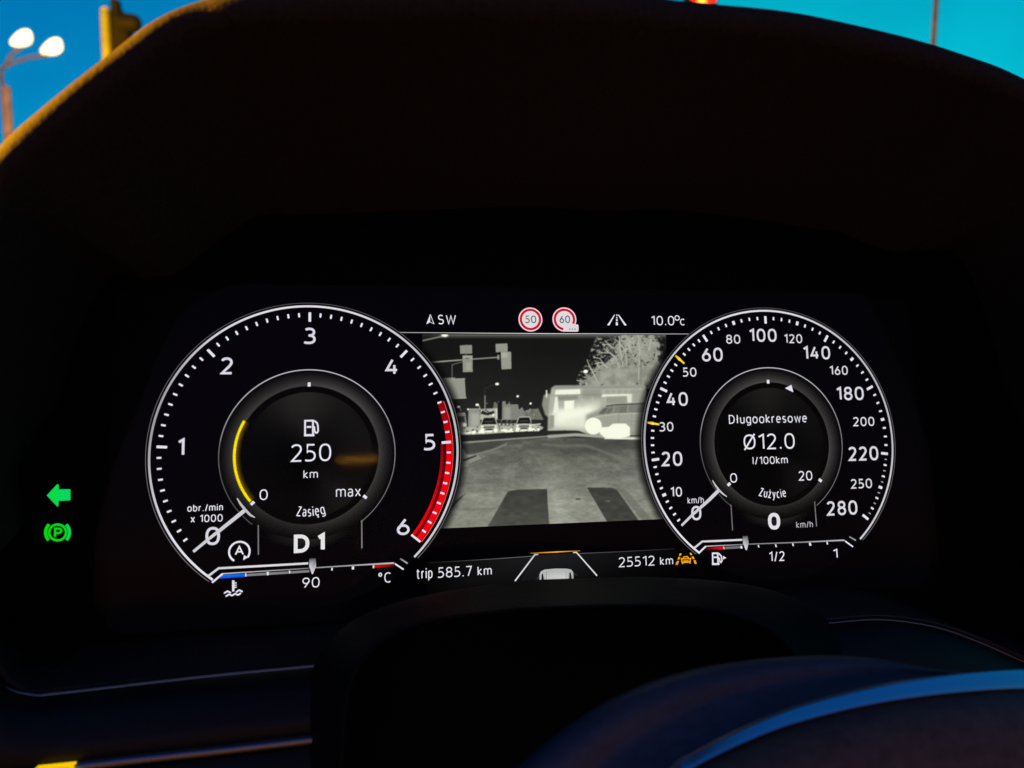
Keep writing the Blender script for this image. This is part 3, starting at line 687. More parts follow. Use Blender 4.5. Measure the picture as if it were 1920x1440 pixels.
for s, x0, x1, yb, cp_, big in (('0', 1296.2, 1315, 975.5, 27, 1), ('10', 1257, 1278.7, 931.5, 18.4, 0), ('20', 1240.7, 1279.4, 874, 27.3, 1), ('30', 1236.6, 1262.6, 809, 17.7, 0), ('40', 1250, 1289.7, 761.3, 26, 1), ('50', 1280.3, 1305.8, 706.3, 17.3, 0),
                             ('60', 1316, 1355, 677.8, 26, 1), ('80', 1361.5, 1388, 644.5, 17, 0), ('100', 1404.6, 1456, 641, 24.6, 1), ('120', 1470.2, 1504, 643.5, 16.9, 0), ('140', 1505.6, 1556.5, 674, 25, 1), ('160', 1555.4, 1589.5, 703, 17, 0),
                             ('180', 1567.8, 1619.4, 750.5, 25.4, 1), ('200', 1599.8, 1639.3, 799, 17.2, 0), ('220', 1591, 1646.8, 863.7, 26.6, 1), ('250', 1595.4, 1635, 915.8, 18, 0), ('280', 1550.4, 1607.5, 966, 27, 1)):
    word('numeral', s, x0, x1, yb, cp_, .15 if big else .14, spd, BIG)
word('unit_text', 'km/h', 1289.2, 1319.5, 944, 12, .11, spd); word('unit_text', 'km/h', 1493, 1524, 989.4, 11.8, .11, spd, g(190)); word('speed_text', '0', 1440, 1462.8, 993, 31.5, .22, spd, lin((222, 220, 228)))
f = Flat(Z3 + .00005)
f.stroke([(1347, 920), (1330, 937), (1312, 953)], [.0013, .0012, .0011], SOFT, px=True); f.stroke([(1312, 953), (1296, 967.5), (1278, 985.5)], [.0011, .0009, .0008], SOFT, px=True)
f.stroke([(1335.8, 900.5), (1341, 909.5), (1347.5, 918.5), (1355, 925.5), (1363, 931.5)], [.0003, .0006, .0008, .0006, .0003], g(195), px=True)
f.build('needle', spd)
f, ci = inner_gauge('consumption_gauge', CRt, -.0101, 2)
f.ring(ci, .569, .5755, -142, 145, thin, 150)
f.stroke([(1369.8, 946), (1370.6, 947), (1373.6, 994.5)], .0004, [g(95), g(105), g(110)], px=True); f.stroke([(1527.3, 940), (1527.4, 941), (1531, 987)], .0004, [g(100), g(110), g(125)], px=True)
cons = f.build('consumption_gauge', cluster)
ticks('', ci, [-.8, -128.5, 127.5], .452, .48, .021, cons, each=True, nm='scale_mark')
f = Flat(Z3); f.poly([(1472, 728), (1484, 721.5), (1487.5, 735.5)], WHITE, px=True); f.build('marker', cons)
word('title_text', 'D\u0142ugookresowe', 1366.6, 1512.8, 793.3, 16.5, .115, cons); word('value_text', '\u00d8', 1394.3, 1416.5, 842.5, 28, .11, cons); word('value_text', '12.0', 1421.6, 1490, 842.2, 29.5, .105, cons)
word('unit_text', 'l/100km', 1411, 1477, 870, 14.2, .12, cons); word('scale_text', '0', 1369, 1382, 905, 17.6, .12, cons); word('scale_text', '20', 1497.5, 1523, 901, 18, .12, cons); word('name_text', 'Zu\u017cycie', 1421.6, 1475, 934.5, 16, .11, cons, WHITE, Z3, ci)

# ---------------------------------------------------------------- fuel gauge
f = Flat(Z1 + .00006)
f.stroke([(1309.8, 1037.5), (1323.5, 1024.2)], .0006, WHITE, px=True); f.stroke([(1322.8, 1024.4), (1358, 1022.5), (1393, 1021)], .00032, [g(200), g(170), g(130)], px=True)
f.stroke([(1404, 1020.3), (1500, 1016.8), (1583.5, 1012.8)], [.00034, .0004, .0005], [g(130), g(145), g(190)], px=True); f.stroke([(1584.5, 1014.5), (1599.5, 1025.2)], .00052, WHITE, px=True)
fuel = f.build('fuel_gauge', cluster)
f = Flat(Z2); f.poly([(1323, 1027), (1340, 1026), (1356, 1025.3), (1356, 1030.2), (1336, 1030.6), (1322, 1030)], [lin((50, 0, 6)), lin((190, 4, 14)), lin((255, 0, 18)), lin((235, 0, 14)), lin((130, 0, 8)), lin((20, 0, 2))], px=True); f.build('low_zone', fuel)
f = Flat(Z2); f.poly([(1359, 1025.2), (1388, 1023.6), (1388, 1028.2), (1360, 1029.7)], g(112), px=True)
for x, y, hw, hh in ((1357.4, 1027.2, 1, 2.4), (1390, 1026, 1.8, 2.6), (1422.3, 1024, 1.1, 2.4), (1454.8, 1023, 1.3, 2.7), (1486.8, 1021, 1.3, 2.6), (1518.9, 1020.2, 1.9, 2.8), (1551, 1018.3, 1.3, 2.5)):
    f.poly([(x - hw - .3, y - hh), (x + hw - .6, y - hh), (x + hw + .6, y + hh), (x - hw + .4, y + hh)], WHITE, px=True)
f.build('gauge_marks', fuel)
f = Flat(Z3); f.poly([(1392.6, 1005), (1402.2, 1004.7), (1403.4, 1019), (1400.5, 1031.3), (1398.3, 1031.3), (1393.3, 1019)], [g(60), g(60), g(205), g(215), g(215), g(205)], px=True); f.build('pointer', fuel)
f = Flat(Z3)
f.stroke([(1336.6, 1056), (1336.3, 1037.5), (1345.6, 1037.3), (1346.5, 1056)], .0006, WHITE, px=True); f.stroke([(1335, 1057.6), (1349, 1057.4)], .0007, WHITE, px=True); f.stroke([(1338.5, 1045), (1344.6, 1044.8)], .00055, WHITE, px=True)
f.stroke([(1347.5, 1037.5), (1352.5, 1043), (1353.8, 1051), (1352, 1054.5), (1350, 1053.5), (1349.3, 1048), (1347.2, 1045.5)], .0005, WHITE, px=True); f.poly([(1355.6, 1042.2), (1361.8, 1046), (1355.6, 1049)], WHITE, px=True)
f.build('fuel_icon', fuel)
word('scale_text', '1/2', 1442, 1471.2, 1052.3, 18.3, .12, fuel); word('scale_text', '1', 1562, 1570.4, 1046.7, 17.7, .14, fuel)

# ---------------------------------------------------------------- status line over the picture
f = Flat(Z3)
f.poly([(806.6, 588.8), (806.4, 603.9), (799.2, 608.2)], WHITE, px=True); f.stroke([(806.8, 589.5), (813.6, 607), (806.8, 604)], .00022, WHITE, px=True); f.build('compass_arrow', cluster)
word('compass_text', 'SW', 821, 855, 608.2, 18, .115, cluster)
def limit(x, y, s, tx0, tx1, tagp):
    f = Flat(Z2); c = loc(x, y, Z2)[:2]; k = abs(loc(x + 10, y, Z2)[0] - c[0]) / 10
    f.disc(c, 22.4 * k, lin((240, 214, 224)), 64); f.k += 5; f.disc(c, 16.5 * k, lin((222, 218, 222)), 48)
    b = f.build('speed_limit_sign', cluster, 'round speed limit symbol reading %s' % s)
    f = Flat(Z2 + .00004); f.ring(c, 15.7 * k / U, 20.2 * k / U, 118 if tagp else 0, 118 + (244 - 16) if tagp else 360, lin((205, 4, 44)), 60) if not tagp else f.ring(c, 15.7 * k / U, 20.2 * k / U, -172, 116, lin((205, 4, 44)), 60)
    f.build('red_ring', b)
    f = Flat(Z3); lettering(f, s, tx0, tx1, y + 6.7, 14, .12, lin((18, 14, 20))); f.build('digits', b)
    if tagp:
        f = Flat(Z2 + .00007); f.poly([(1061.5, 609.5), (1063, 608.3), (1083, 608.3), (1084.8, 610), (1084.8, 620.3), (1083, 621.8), (1063, 621.8), (1061.5, 620.3)], lin((224, 214, 222)), px=True)
        for dx in (1068, 1073, 1078): f.k += 3; f.disc(loc(dx, 617.2, Z2)[:2], 1.15 * k, lin((20, 16, 20)), 12)
        f.build('condition_tag', b)
limit(994.6, 599, '50', 985, 1005.3, False); limit(1058.3, 599, '60', 1049.2, 1068.6, True)
f = Flat(Z3)
f.poly([(1138.4, 610), (1151.8, 589.8), (1153.4, 589.8), (1142.6, 610)], WHITE, px=True); f.poly([(1158.2, 589.8), (1160.2, 589.8), (1175.2, 610), (1170.7, 610)], WHITE, px=True)
for y0, y1, hw in ((589.3, 592.2, .9), (594.2, 596.8, 1.1), (598.3, 602.2, 1.5), (604.2, 610, 1.9)): f.poly([(1156.4 - hw, y0), (1156.4 + hw, y0), (1156.7 + hw, y1), (1156.7 - hw, y1)], WHITE, px=True)
f.build('lane_icon', cluster)
word('temperature_text', '10.0', 1220.8, 1264.2, 610, 17.6, .115, cluster); f = Flat(Z3); cc = loc(1269.6, 596.2, Z3)[:2]
f.ring(cc, .0135, .0205, 0, 360, WHITE, 30); f.build('degree_ring', cluster); word('temperature_text', 'C', 1275.2, 1284, 610, 12.4, .14, cluster)

# ---------------------------------------------------------------- lower texts and symbols
word('trip_text', 'trip', 781, 811, 1085, 19.5, .11, cluster); word('trip_text', '585.7', 821.3, 884.8, 1082, 19.6, .11, cluster); word('trip_text', 'km', 895.4, 922, 1078.6, 16.8, .12, cluster)
word('odometer_text', '25512', 1160, 1227.6, 1062, 18.6, .11, cluster); word('odometer_text', 'km', 1237.6, 1262, 1059.2, 15.2, .12, cluster)
AMB = lin((250, 170, 10))
k5 = lambda P: [(1180 + x / 7.385, 900 + y / 7.385) for x, y in P]
f = Flat(Z3)
for P in ([(697, 1018), (723, 1015), (712, 1046), (687, 1047)], [(681, 1065), (707, 1064), (693, 1098), (667, 1101)], [(660, 1123), (687, 1120), (672, 1170), (640, 1173)], [(834, 1011), (856, 1008), (872, 1036), (850, 1040)], [(861, 1061), (886, 1057), (904, 1092), (877, 1096)], [(889, 1113), (913, 1108), (934, 1158), (905, 1161)]): f.poly(k5(P), AMB, px=True)
f.stroke(k5([(738, 1092), (756, 1064), (805, 1061), (828, 1090)]), .00036, AMB, px=True); f.stroke(k5([(738, 1092), (828, 1090)]), .00034, AMB, px=True)
f.stroke(k5([(728, 1092), (728, 1142)]), .00044, AMB, px=True); f.stroke(k5([(840, 1090), (842, 1138)]), .00044, AMB, px=True); f.stroke(k5([(725, 1140), (846, 1136)]), .00044, AMB, px=True); f.stroke(k5([(748, 1122), (820, 1119)]), .00036, AMB, px=True)
for a0, a1 in (((712, 1090), (730, 1092)), ((838, 1088), (856, 1084)), ((736, 1140), (738, 1163)), ((838, 1136), (841, 1157))): f.stroke(k5([a0, a1]), .00044, AMB, px=True)
f.build('lane_assist_icon', cluster, 'amber car between dashed lane lines')
f = Flat(Z2)
f.poly([(976, 1089), (1003, 1041), (1081, 1037), (1108, 1080)], [lin((20, 20, 22)), lin((30, 29, 30)), lin((28, 28, 30)), lin((14, 14, 16))], px=True)
f.k += 4
f.stroke([(965.5, 1089.5), (1003, 1040), (1009.5, 1039.4)], [.0005, .0005, .0003], [g(225), g(200), g(200)], px=True); f.stroke([(1074.5, 1036), (1081, 1035.8), (1119.5, 1079.5)], [.0003, .0004, .0005], [g(225), g(225), g(215)], px=True)
dist = f.build('distance_icon', cluster)
f = Flat(Z3); f.stroke([(995, 1037.4), (1042, 1035), (1088, 1032.8)], [.0002, .00042, .0002], [lin((200, 130, 0)), lin((255, 175, 10)), lin((175, 120, 10))], px=True); f.build('amber_bar', dist)
f = Flat(Z3 - .00004)
f.poly([(1011.5, 1090), (1011.5, 1077), (1014, 1071.5), (1021, 1067.8), (1042, 1066), (1062, 1066.2), (1071, 1068), (1074.7, 1073), (1075.5, 1088)], lin((178, 180, 178)), px=True)
f.k += 5; f.poly([(1015, 1090), (1015.4, 1078), (1018, 1074.8), (1020.5, 1090)], lin((30, 30, 32)), px=True); f.poly([(1067, 1087), (1067.5, 1073.5), (1070.5, 1074), (1072.5, 1086)], lin((34, 34, 36)), px=True)
f.poly([(1022, 1090), (1022, 1072), (1042, 1069.5), (1063.5, 1070.5), (1064, 1088)], [lin((200, 200, 200)), lin((176, 178, 176)), lin((186, 188, 186)), lin((180, 182, 180)), lin((214, 214, 214))], px=True)
f.stroke([(1024.6, 1090), (1024.4, 1073)], .00014, lin((110, 110, 112)), px=True); f.stroke([(1061.5, 1088), (1061, 1072)], .00014, lin((110, 110, 112)), px=True)
f.poly([(1004, 1088), (1011, 1079), (1011, 1083)], lin((60, 60, 62)), px=True); f.poly([(1075.5, 1074.5), (1083, 1078.5), (1075.5, 1077.5)], lin((60, 60, 62)), px=True)
f.build('car_symbol', dist)

# green warning lamps set in the glass beside the panel
GA, GB = lin((9, 216, 74)), lin((8, 215, 94))
f = Flat(Z1)
kA = lambda P: [(40 + x / 9, 880 + y / 9) for x, y in P]
f.poly(kA([(430, 440), (607, 250), (632, 262), (632, 338), (630, 532), (624, 620), (608, 630)]), [GA, GA, GA, GA, GB, GA, GA], px=True); f.k += 2
f.poly(kA([(628, 338), (825, 336), (828, 345), (828, 515), (824, 523), (628, 532)]), [GA, GA, GA, GA, GA, GA] if False else [GB, GB, GB, GB, GB, GB], px=True)
o = f.build('turn_signal_lamp', cluster); o['label'] = 'green arrow lamp pointing left'
f = Flat(Z1); PP = lambda a0, a1, rx, ry, n_=40: kA([(612 + rx * math.cos(math.radians(t)), 1065 - ry * math.sin(math.radians(t))) for t in np.linspace(a0, a1, n_)])
f.stroke(PP(0, 351, 143, 134), .0007, lin((6, 214, 20)), px=True, closed=True)
f.stroke(PP(135, 222, 202, 192), .00095, lin((6, 214, 20)), px=True); f.stroke(PP(-42, 44, 200, 190), .0009, lin((8, 214, 90)), px=True)
lettering(f, 'P', 101.2, 117, 1008, 19, .2, lin((6, 214, 20)))
o = f.build('brake_hold_lamp', cluster); o['label'] = 'green circled letter P lamp between two arcs'

# clear cover pane over the display: reflects a trace of what is behind the driver
gm = bpy.data.materials.new('clear_cover_glass'); gm.use_nodes = True; n = gm.node_tree; n.nodes.clear()
tr = n.nodes.new('ShaderNodeBsdfTransparent'); gl = n.nodes.new('ShaderNodeBsdfGlossy'); gl.inputs['Roughness'].default_value = 0.045
mx = n.nodes.new('ShaderNodeMixShader'); mx.inputs[0].default_value = 0.004; o = n.nodes.new('ShaderNodeOutputMaterial')
n.links.new(tr.outputs[0], mx.inputs[1]); n.links.new(gl.outputs[0], mx.inputs[2]); n.links.new(mx.outputs[0], o.inputs[0])
q = [(x * 1.02, y * 1.03) for x, y in pp]
mesh('cover_pane', [(x, y, .0016) for x, y in q], [tuple(range(len(q)))], gm, cluster)
# ================================================================= DASHBOARD
dash = empty('dashboard', MC)
tag(dash, 'black dashboard whose rounded visor hoods the instrument cluster', 'dashboard')
soft = principled('black_soft_plastic', (0.028, 0.022, 0.021), 0.82, spec=0.06, noise=.25, scale=900, bump=.3)
satin = principled('dark_satin_trim', (0.006, 0.006, 0.006), 0.45, spec=0.2, noise=.15, scale=500, bump=.12)
metalm = principled('brushed_trim_metal', (0.30, 0.27, 0.28), 0.5, metal=1.0)
linem = principled('pale_edge_line', (.40, .37, .33), .4, spec=.5)
edgem = principled('grey_trim_edge', (.06, .055, .06), .5, spec=.3)
V, F = loft(prof)
mesh('cluster_visor', V, F, soft, dash, True)

def sheet(name, rows, mat, parent, th=.002):
    """a panel through rows of points, with a thickness of its own"""
    rows = [np.array(r) for r in rows]; V, F = loft(rows, False)
    m = mesh(name, V, F, mat, parent, True); md = m.modifiers.new('thickness', 'SOLIDIFY'); md.thickness = th; md.offset = 0
    return m
def row(P, n=14): return spline([loc(*p) for p in P], n, False)
T0 = [(-90, 1150), (-30, 1245), (8, 1290), (60, 1306), (110, 1303), (300, 1281), (420, 1268), (600, 1251)]
def shift(P, dy, z0, z1=None): return [(x, y + dy * (1 + 0 * i), z0) for i, (x, y) in enumerate(P)]
T4 = [(-110, 1470), (0, 1452), (60, 1444), (150, 1429), (230, 1419), (330, 1408), (440, 1396), (592, 1378)]
blend = lambda t, zz: [(a[0] * (1 - t) + b[0] * t, a[1] * (1 - t) + b[1] * t, zz) for a, b in zip(T0, T4)]
sheet('trim_panel', [row([(x, y - 9, .020) for x, y in T0]), row(blend(0, .0285)), row(blend(.08, .0335)), row(blend(.35, .038)), row(blend(.7, .0405)), row(blend(.96, .042)), row(blend(1.06, .0385))], satin, dash)
S0 = lambda dy, z: [(x, y + dy, z) for x, y in T4]
dt = [[(x, y, z) for x, z in ((-.62, -.035), (-.5, -.015), (-.35, -.008), (-.245, -.024))] for y in (-.09, -.06, .0, .2, .45, .7)]
dtm = sheet('dash_blocker', dt, soft, dash, .004); dtm.matrix_parent_inverse = MC.inverted()  # unseen dash sheet, added to keep the sodium light off the lower trim
sheet('chrome_strip', [row(S0(4, .0425)), row(S0(6, .0440)), row(S0(11, .0440)), row(S0(14, .0425))], metalm, dash, .001)
sheet('trim_edge', [row(S0(-1.5, .0425)), row(S0(0, .0430)), row(S0(1, .0425))], edgem, dash, .0004)
sheet('edge_line', [row([(x, y - 5, .0300) for x, y in T0]), row([(x, y - 3.4, .0312) for x, y in T0]), row([(x, y - 1.8, .0316) for x, y in T0]), row([(x, y, .0306) for x, y in T0])], linem, dash, .0003)
sheet('lower_panel', [row(S0(17, .0405)), row(S0(24, .041)), row(S0(60, .044)), row(S0(140, .046))], satin, dash)
R0 = [(1440, 1178), (1545, 1174), (1650, 1167), (1750, 1180), (1830, 1207), (1920, 1246), (1990, 1275)]
sheet('side_panel', [row([(x, y - 6, .018) for x, y in R0]), row([(x, y, .028) for x, y in R0]), row([(x, y + 10, .031) for x, y in R0]), row([(x, y + 60, .035) for x, y in R0]), row([(x, y + 300, .045) for x, y in R0])], satin, dash)
sheet('side_trim', [row([(x, y - 6.5, .0285) for x, y in R0]), row([(x, y - 5, .0295) for x, y in R0]), row([(x, y - 3.5, .0285) for x, y in R0])], metalm, dash, .0003)
sheet('side_seam', [row([(x, y - 14, .0285) for x, y in R0]), row([(x, y - 13, .0291) for x, y in R0]), row([(x, y - 12, .0285) for x, y in R0])], edgem, dash, .0002)
b = [loc(62, 1444, .0455), loc(135, 1436, .0455), loc(135, 1462, .0455), loc(62, 1470, .0455)]
bb = [p + np.array((0, 0, -.003)) for p in b]
mesh('yellow_block', b + bb, [(0, 1, 2, 3), (0, 4, 5, 1), (1, 5, 6, 2), (2, 6, 7, 3), (3, 7, 4, 0), (7, 6, 5, 4)], emitter('yellow_block_emission', (1.0, .62, .0), .95), dash)  # small emissive yellow block at the lower left

# ================================================================= STEERING COLUMN COWL
colm = principled('column_plastic', (0.0035, 0.0035, 0.0045), 0.6, spec=0.1, noise=.2, scale=700, bump=.4)
CO = [(556, 1520), (562, 1400), (572, 1310), (590, 1245), (628, 1190), (690, 1150), (790, 1118), (960, 1091), (1100, 1084), (1250, 1083), (1400, 1096), (1500, 1126), (1552, 1166), (1585, 1230), (1605, 1330), (1612, 1520)]
CI = [(640, 1520), (642, 1420), (648, 1330), (664, 1265), (705, 1212), (760, 1178), (850, 1157), (980, 1143), (1110, 1137), (1230, 1136), (1340, 1146), (1420, 1170), (1470, 1205), (1500, 1265), (1515, 1350), (1520, 1520)]
def mix(t, zz, k=1.0): return [(a[0] * (1 - t) + b[0] * t, a[1] * (1 - t) + b[1] * t, zz) for a, b in zip(CO, CI)]
rows = [row([(x, y + 25, .022) for x, y in CO]), row(mix(0, .033)), row(mix(.06, .037)), row(mix(.35, .047)), row(mix(.7, .056)), row(mix(.93, .063)), row(mix(1.0, .064)), row(mix(1.06, .063)), row(mix(1.1, .050)), row(mix(1.12, .036))]
V, F = loft(rows, False)
cowl = mesh('steering_column_cowl', V, F, colm, None, True); cowl.matrix_world = MC
tag(cowl, 'black arched steering column cowl in front of the lower edge of the display', 'column cowl')
mr = [np.array(r) for r in rows[-1]]; cen = np.mean(mr, 0)
pit = principled('cowl_recess_black', (0.006, 0.006, 0.006), 0.9, spec=0.05)
mesh('recess', mr, [tuple(range(len(mr)))], pit, cowl)

# ================================================================= STEERING WHEEL
wheel = empty('steering_wheel', MC)
tag(wheel, 'dark steering wheel hub with a bright curved trim ring, closest to the camera', 'steering wheel')
leather = principled('wheel_plastic', (0.11, 0.062, 0.05), 0.5, spec=0.15, noise=.2, scale=400, bump=.3)
H0 = [(860, 1560), (960, 1450), (1050, 1372), (1150, 1308), (1270, 1262), (1400, 1238), (1530, 1229), (1630, 1233), (1730, 1250), (1830, 1262), (1960, 1262)]
H1 = [(1180, 1560), (1245, 1462), (1300, 1425), (1380, 1384), (1470, 1347), (1560, 1321), (1640, 1303), (1720, 1290), (1810, 1280), (1900, 1274), (1990, 1273)]
hm = lambda t, zz: [(a_[0] * (1 - t) + b_[0] * t, a_[1] * (1 - t) + b_[1] * t, zz) for a_, b_ in zip(H0, H1)]
rows = [row([(x, y + 60, .068) for x, y in H0]), row(hm(0, .086)), row(hm(.08, .0905)), row(hm(.3, .0945)), row(hm(.42, .0935)), row(hm(.55, .0945)), row(hm(.8, .100)), row(hm(.97, .103))]
V, F = loft(rows, False); mesh('hub_shell', V, F, principled('hub_shell_plastic', (.060, .058, .075), .5, spec=.2, noise=.15, scale=400, bump=.15), wheel, True)
RW = [(-19, .1006), (-18, .1026), (-17.5, .1030), (-17, .1032), (-8, .1038), (0, .1044), (8, .1050), (16, .1055), (16.4, .10552), (16.6, .10552), (16.7, .1050), (16.8, .1030)]
V, F = loft([row([(x - dy * .35, y + dy, zz) for x, y in H1], 16) for dy, zz in RW], False)
mesh('trim_ring', V, F, principled('satin_ring', (.82, .82, .85), .30, metal=1.0), wheel, True)
pads = [row([(x + 1, y + 15, .1030) for x, y in H1], 10)]
for k, (dy, zz) in enumerate(((22, .1075), (45, .1105), (110, .1140), (220, .116))): pads.append(row([(x + dy * .25, y + 10 + dy, zz) for x, y in H1], 10))
V, F = loft(pads, False); mesh('airbag_pad', V, F, leather, wheel, True)

# ================================================================= OUTSIDE
GZ = -0.95
asph = principled('asphalt', (0.05, 0.05, 0.05), .9, noise=.3, scale=3)
gr = mesh('ground', [(-600, -200, GZ), (600, -200, GZ), (600, 1500, GZ), (-600, 1500, GZ)], [(0, 1, 2, 3)], asph); gr['kind'] = 'structure'

def cyl(p0, p1, r0, r1, m=14, caps=True):
    p0, p1 = np.array(p0, float), np.array(p1, float); d = p1 - p0; d /= np.linalg.norm(d)
    a_ = np.cross(d, (0, 0, 1) if abs(d[2]) < .9 else (1, 0, 0)); a_ /= np.linalg.norm(a_); b_ = np.cross(d, a_)
    V = []; 
    for p, r in ((p0, r0), (p1, r1)):
        for t in np.linspace(0, 2 * math.pi, m, endpoint=False): V.append(p + a_ * r * math.cos(t) + b_ * r * math.sin(t))
    F = [(i, (i + 1) % m, m + (i + 1) % m, m + i) for i in range(m)]
    if caps: F += [tuple(range(m - 1, -1, -1)), tuple(range(m, 2 * m))]
    return V, F
def pipe(P, r, m=12):
    V, F = [], []; P = [np.array(p, float) for p in P]
    for i, p in enumerate(P):
        d = P[min(i + 1, len(P) - 1)] - P[max(i - 1, 0)]; d /= np.linalg.norm(d)
        a_ = np.cross(d, (0, 1, 0.03)); a_ /= np.linalg.norm(a_); b_ = np.cross(d, a_)
        rr = r[i] if isinstance(r, (list, tuple)) else r
        for t in np.linspace(0, 2 * math.pi, m, endpoint=False): V.append(p + a_ * rr * math.cos(t) + b_ * rr * math.sin(t))
    for i in range(len(P) - 1):
        for k in range(m): F.append((i * m + k, i * m + (k + 1) % m, (i + 1) * m + (k + 1) % m, (i + 1) * m + k))
    return V, F
def box(c, s, rz=0.0):
    V = []
    for x in (-1, 1):
        for y in (-1, 1):
            for z_ in (-1, 1):
                px, py = x * s[0] / 2, y * s[1] / 2
                V.append((c[0] + px * math.cos(rz) - py * math.sin(rz), c[1] + px * math.sin(rz) + py * math.cos(rz), c[2] + z_ * s[2] / 2))
    return V, [(0, 1, 3, 2), (4, 6, 7, 5), (0, 4, 5, 1), (2, 3, 7, 6), (0, 2, 6, 4), (1, 5, 7, 3)]
def bevel(o, wd, seg=3):
    m = o.modifiers.new('bevel', 'BEVEL'); m.width = wd; m.segments = seg
    return o

door = empty('blocker_door'); door.location = (-.62, 0, -.3)  # unseen door, added to block the sodium light from the interior
tag(door, 'unseen dark driver door added to keep the sodium light off the dashboard', 'added light blocker')
hb, hf = box((0, -.35, -.105), (.07, 1.3, .98)); bevel(mesh('blocker_panel', hb, hf, satin, door), .02)
hb, hf = box((0.05, .045, -.45), (1.25, .03, .82)); cr = mesh('dash_core', hb, hf, soft, dash); cr.matrix_parent_inverse = MC.inverted()
# street lamp with two lit heads
steel = principled('galvanised_steel', (.30, .31, .33), .55, noise=.2, scale=8)
DL = 20.0
base = far(17, 262, DL); knee = far(9.5, 130, DL)
lx = base[0]
sl = empty('street_lamp'); sl.location = (base[0], base[1], GZ)
tag(sl, 'tall twin headed street lamp glowing yellow white against the sky', 'street lamp')
off = np.array((base[0], base[1], GZ))
top = knee.copy(); top[1] = base[1]; bot = np.array((base[0] + (base[0] - top[0]) * 0.0, base[1], GZ))
V, F = cyl(bot - off, top - off, .10, .055); mesh('pole', V, F, steel, sl, True)
slv = far(12, 166, DL); V, F = cyl(bot - off, np.array((0, 0, slv[2] - GZ)), .15, .125); mesh('lower_pole', V, F, principled('sodium_lit_tan', (.75, .52, .30), .6, noise=.2, scale=5), sl, True)  # sodium light on the lower pole, put into its tan colour
for hx, hy, arm in ((40, 76, [(10, 124), (17, 108), (28, 97), (40, 90)]), (97, 92, [(10, 126), (24, 117), (55, 108), (92, 103)])):
    P = [far(x, y, DL) for x, y in arm]
    V, F = pipe([p - off for p in [top - np.array((0, 0, .05))] + P], .045); mesh('arm', V, F, steel, sl, True)
    c = far(hx, hy, DL) - off
    V, F = [], []
    m1, m2 = 16, 8
    for i in range(m2 + 1):
        t = math.pi * i / m2
        for j in range(m1):
            p = 2 * math.pi * j / m1
            kz = math.cos(t) * (1 if t < 1.57 else .5); V.append(c + np.array((.27 * math.sin(t) ** .8 * math.cos(p) * (1 - .25 * kz) + .13 * kz, .20 * math.sin(t) * math.sin(p), .31 * kz + .04 * math.sin(t) * math.cos(p))))
    for i in range(m2):
        for j in range(m1): F.append((i * m1 + j, (i + 1) * m1 + j, (i + 1) * m1 + (j + 1) % m1, i * m1 + (j + 1) % m1))
    mesh('lamp_head', V, F, emitter('sodium_glow', (1.0, .78, .36), 2.9), sl, True)

# traffic light seen from the side, left of the car
yel = principled('yellow_signal_paint', (.21, .24, .004), .6, noise=.15, scale=10)
dark = principled('dark_signal_plastic', (.003, .0028, .0022), .75, spec=.1, noise=.2, scale=20)
DT = 7.0
def at(x, y, d=DT): return far(x, y, d)
tb = at(205, 100); off = np.array((tb[0], tb[1], GZ))
tl = empty('traffic_light'); tl.location = off
tag(tl, 'traffic light seen side on with a yellow lit post and a dark hooded signal', 'traffic light', 'traffic lights at the junction')
px = DT / FOC
p1 = at(198, 20); pm = at(203, 110)
V, F = cyl(np.array((pm[0] + .01, pm[1], GZ)) - off, p1 - off, .056, .050, 20); mesh('post', V, F, yel, tl, True)
V, F = cyl(p1 - off, p1 - off + np.array((0, 0, .035)), .050, .018, 20); mesh('post_cap', V, F, yel, tl, True)
hb, hf = box(at(225, 120) + np.array((.0, .1, 0)) - off, (.175, .2, .98)); bevel(mesh('housing', hb, hf, dark, tl), .03)
c = at(212, 12) - off + np.array((0, .08, 0))
hb, hf = box(c, (.085, .12, .20)); bevel(mesh('bracket', hb, hf, dark, tl), .03)
V, F = cyl(at(216, 16) - off + np.array((0, .1, 0)), at(226, 42) - off + np.array((0, .1, 0)), .05, .07, 14); mesh('bracket_arm', V, F, dark, tl, True)
c0 = at(228, 44) - off; V, F = [], []
secs = ((c0, .098), (at(240, 44) - off, .094), (at(252, 44) - off, .088), (at(259, 44) - off, .074), (at(263, 44) - off, .052), (at(265.5, 44) - off, .02))
for q, rr in secs:
    for t in np.linspace(0, 2 * math.pi, 20, endpoint=False): V.append(q + np.array((0, rr * math.cos(t), rr * math.sin(t))))
for k in range(len(secs) - 1):
    for i in range(20): F.append((k * 20 + i, k * 20 + (i + 1) % 20, (k + 1) * 20 + (i + 1) % 20, (k + 1) * 20 + i))
mesh('visor', V, F, dark, tl, True)

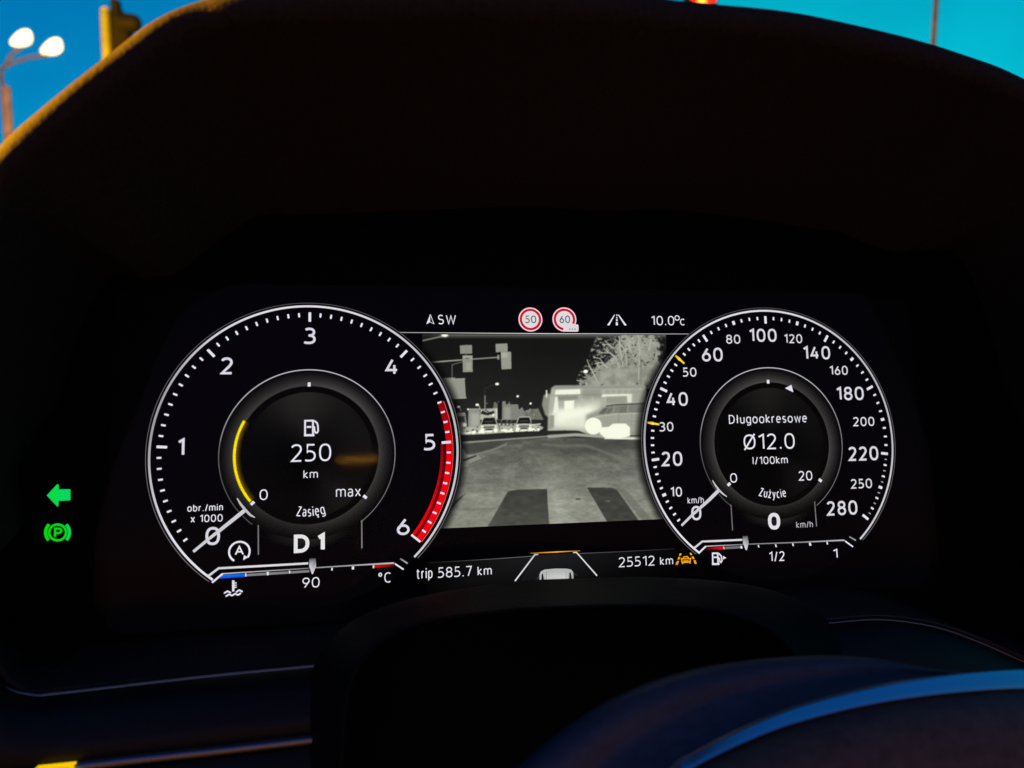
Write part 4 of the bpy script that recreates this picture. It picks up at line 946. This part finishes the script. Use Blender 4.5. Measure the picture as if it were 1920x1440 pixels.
# red traffic light facing the car
DR = 9.0
c = far(1321, -19, DR); off = np.array((c[0], c[1], GZ))
rl = empty('traffic_light'); rl.location = off
tag(rl, 'traffic light showing red just above the top of the cluster visor', 'traffic light', 'traffic lights at the junction')
ps = DR / FOC
hb, hf = box(c - off + np.array((0, .14, -.26)), (60 * ps, .2, .95)); bevel(mesh('housing', hb, hf, dark, rl), .03)
V, F = cyl(np.array((0, .32, 0)), np.array((0, .32, c[2] - GZ + .2)), .06, .06); mesh('post', V, F, steel, rl, True)
lens = emitter('red_signal_light', (1.0, .02, .008), 2.2); hot = emitter('signal_hot_core', (1.0, .34, .03), 3.0)
V, F = cyl(c - off + np.array((0, .04, 0)), c - off + np.array((0, .0, 0)), 29 * ps, 25 * ps, 28); ln = mesh('red_lens', V, F, lens, rl)
c2 = far(1316, 1, DR) - off
V, F = cyl(np.array((c2[0], c[1] - off[1] - .002, c2[2])), np.array((c2[0], c[1] - off[1] - .006, c2[2])), 9 * ps, 7 * ps, 20); mesh('lamp_core', V, F, hot, ln)
for k, dz in ((0, -.31), (1, -.62)):
    V, F = cyl(c - off + np.array((0, .05, dz)), c - off + np.array((0, .02, dz)), .13, .12, 24); mesh('unlit_lens', V, F, dark, rl)

# thin post at the right
q0 = far(1743, 150, 12.0); q1 = far(1745, -80, 12.0)
po = empty('sign_post'); po.location = (q0[0], q0[1], GZ); off = np.array((q0[0], q0[1], GZ))
V, F = cyl((0, 0, 0), np.array((q1[0], q0[1], q1[2])) - off, .042, .042); mesh('post', V, F, principled('weathered_post', (.16, .13, .07), .7, noise=.25, scale=6), po, True)
tag(po, 'thin upright grey brown post at the right beyond the visor', 'post')

# unseen amber tube on a pole, added to mirror a streak in the pane
d = ray(671, 862); d = d / np.linalg.norm(d); hitp = loc(671, 862, .0016); hitw = hitp[0] * FX + hitp[1] * FY + hitp[2] * FZ
rd = d - 2 * d.dot(FZ) * FZ
lp = hitw + rd * 9.0
bl = empty('street_lamp'); bl.location = (lp[0], lp[1], GZ); off = np.array((lp[0], lp[1], GZ))  # holds the added streak tube, not a real street lamp
tag(bl, 'unseen long amber tube on a pole behind the car, added for its mirrored streak', 'street lamp')
V, F = cyl(np.array((-.24, 0, lp[2] - GZ)), np.array((.24, 0, lp[2] - GZ + .012)), .012, .012, 12); mesh('streak_tube', V, F, emitter('added_tube_glow', (1.0, .42, .015), 120), bl, True)
V, F = cyl(np.array((0, -.12, 0)), np.array((0, -.12, lp[2] - GZ)), .05, .04, 12); mesh('pole', V, F, steel, bl, True)  # unseen pole of the added streak tube
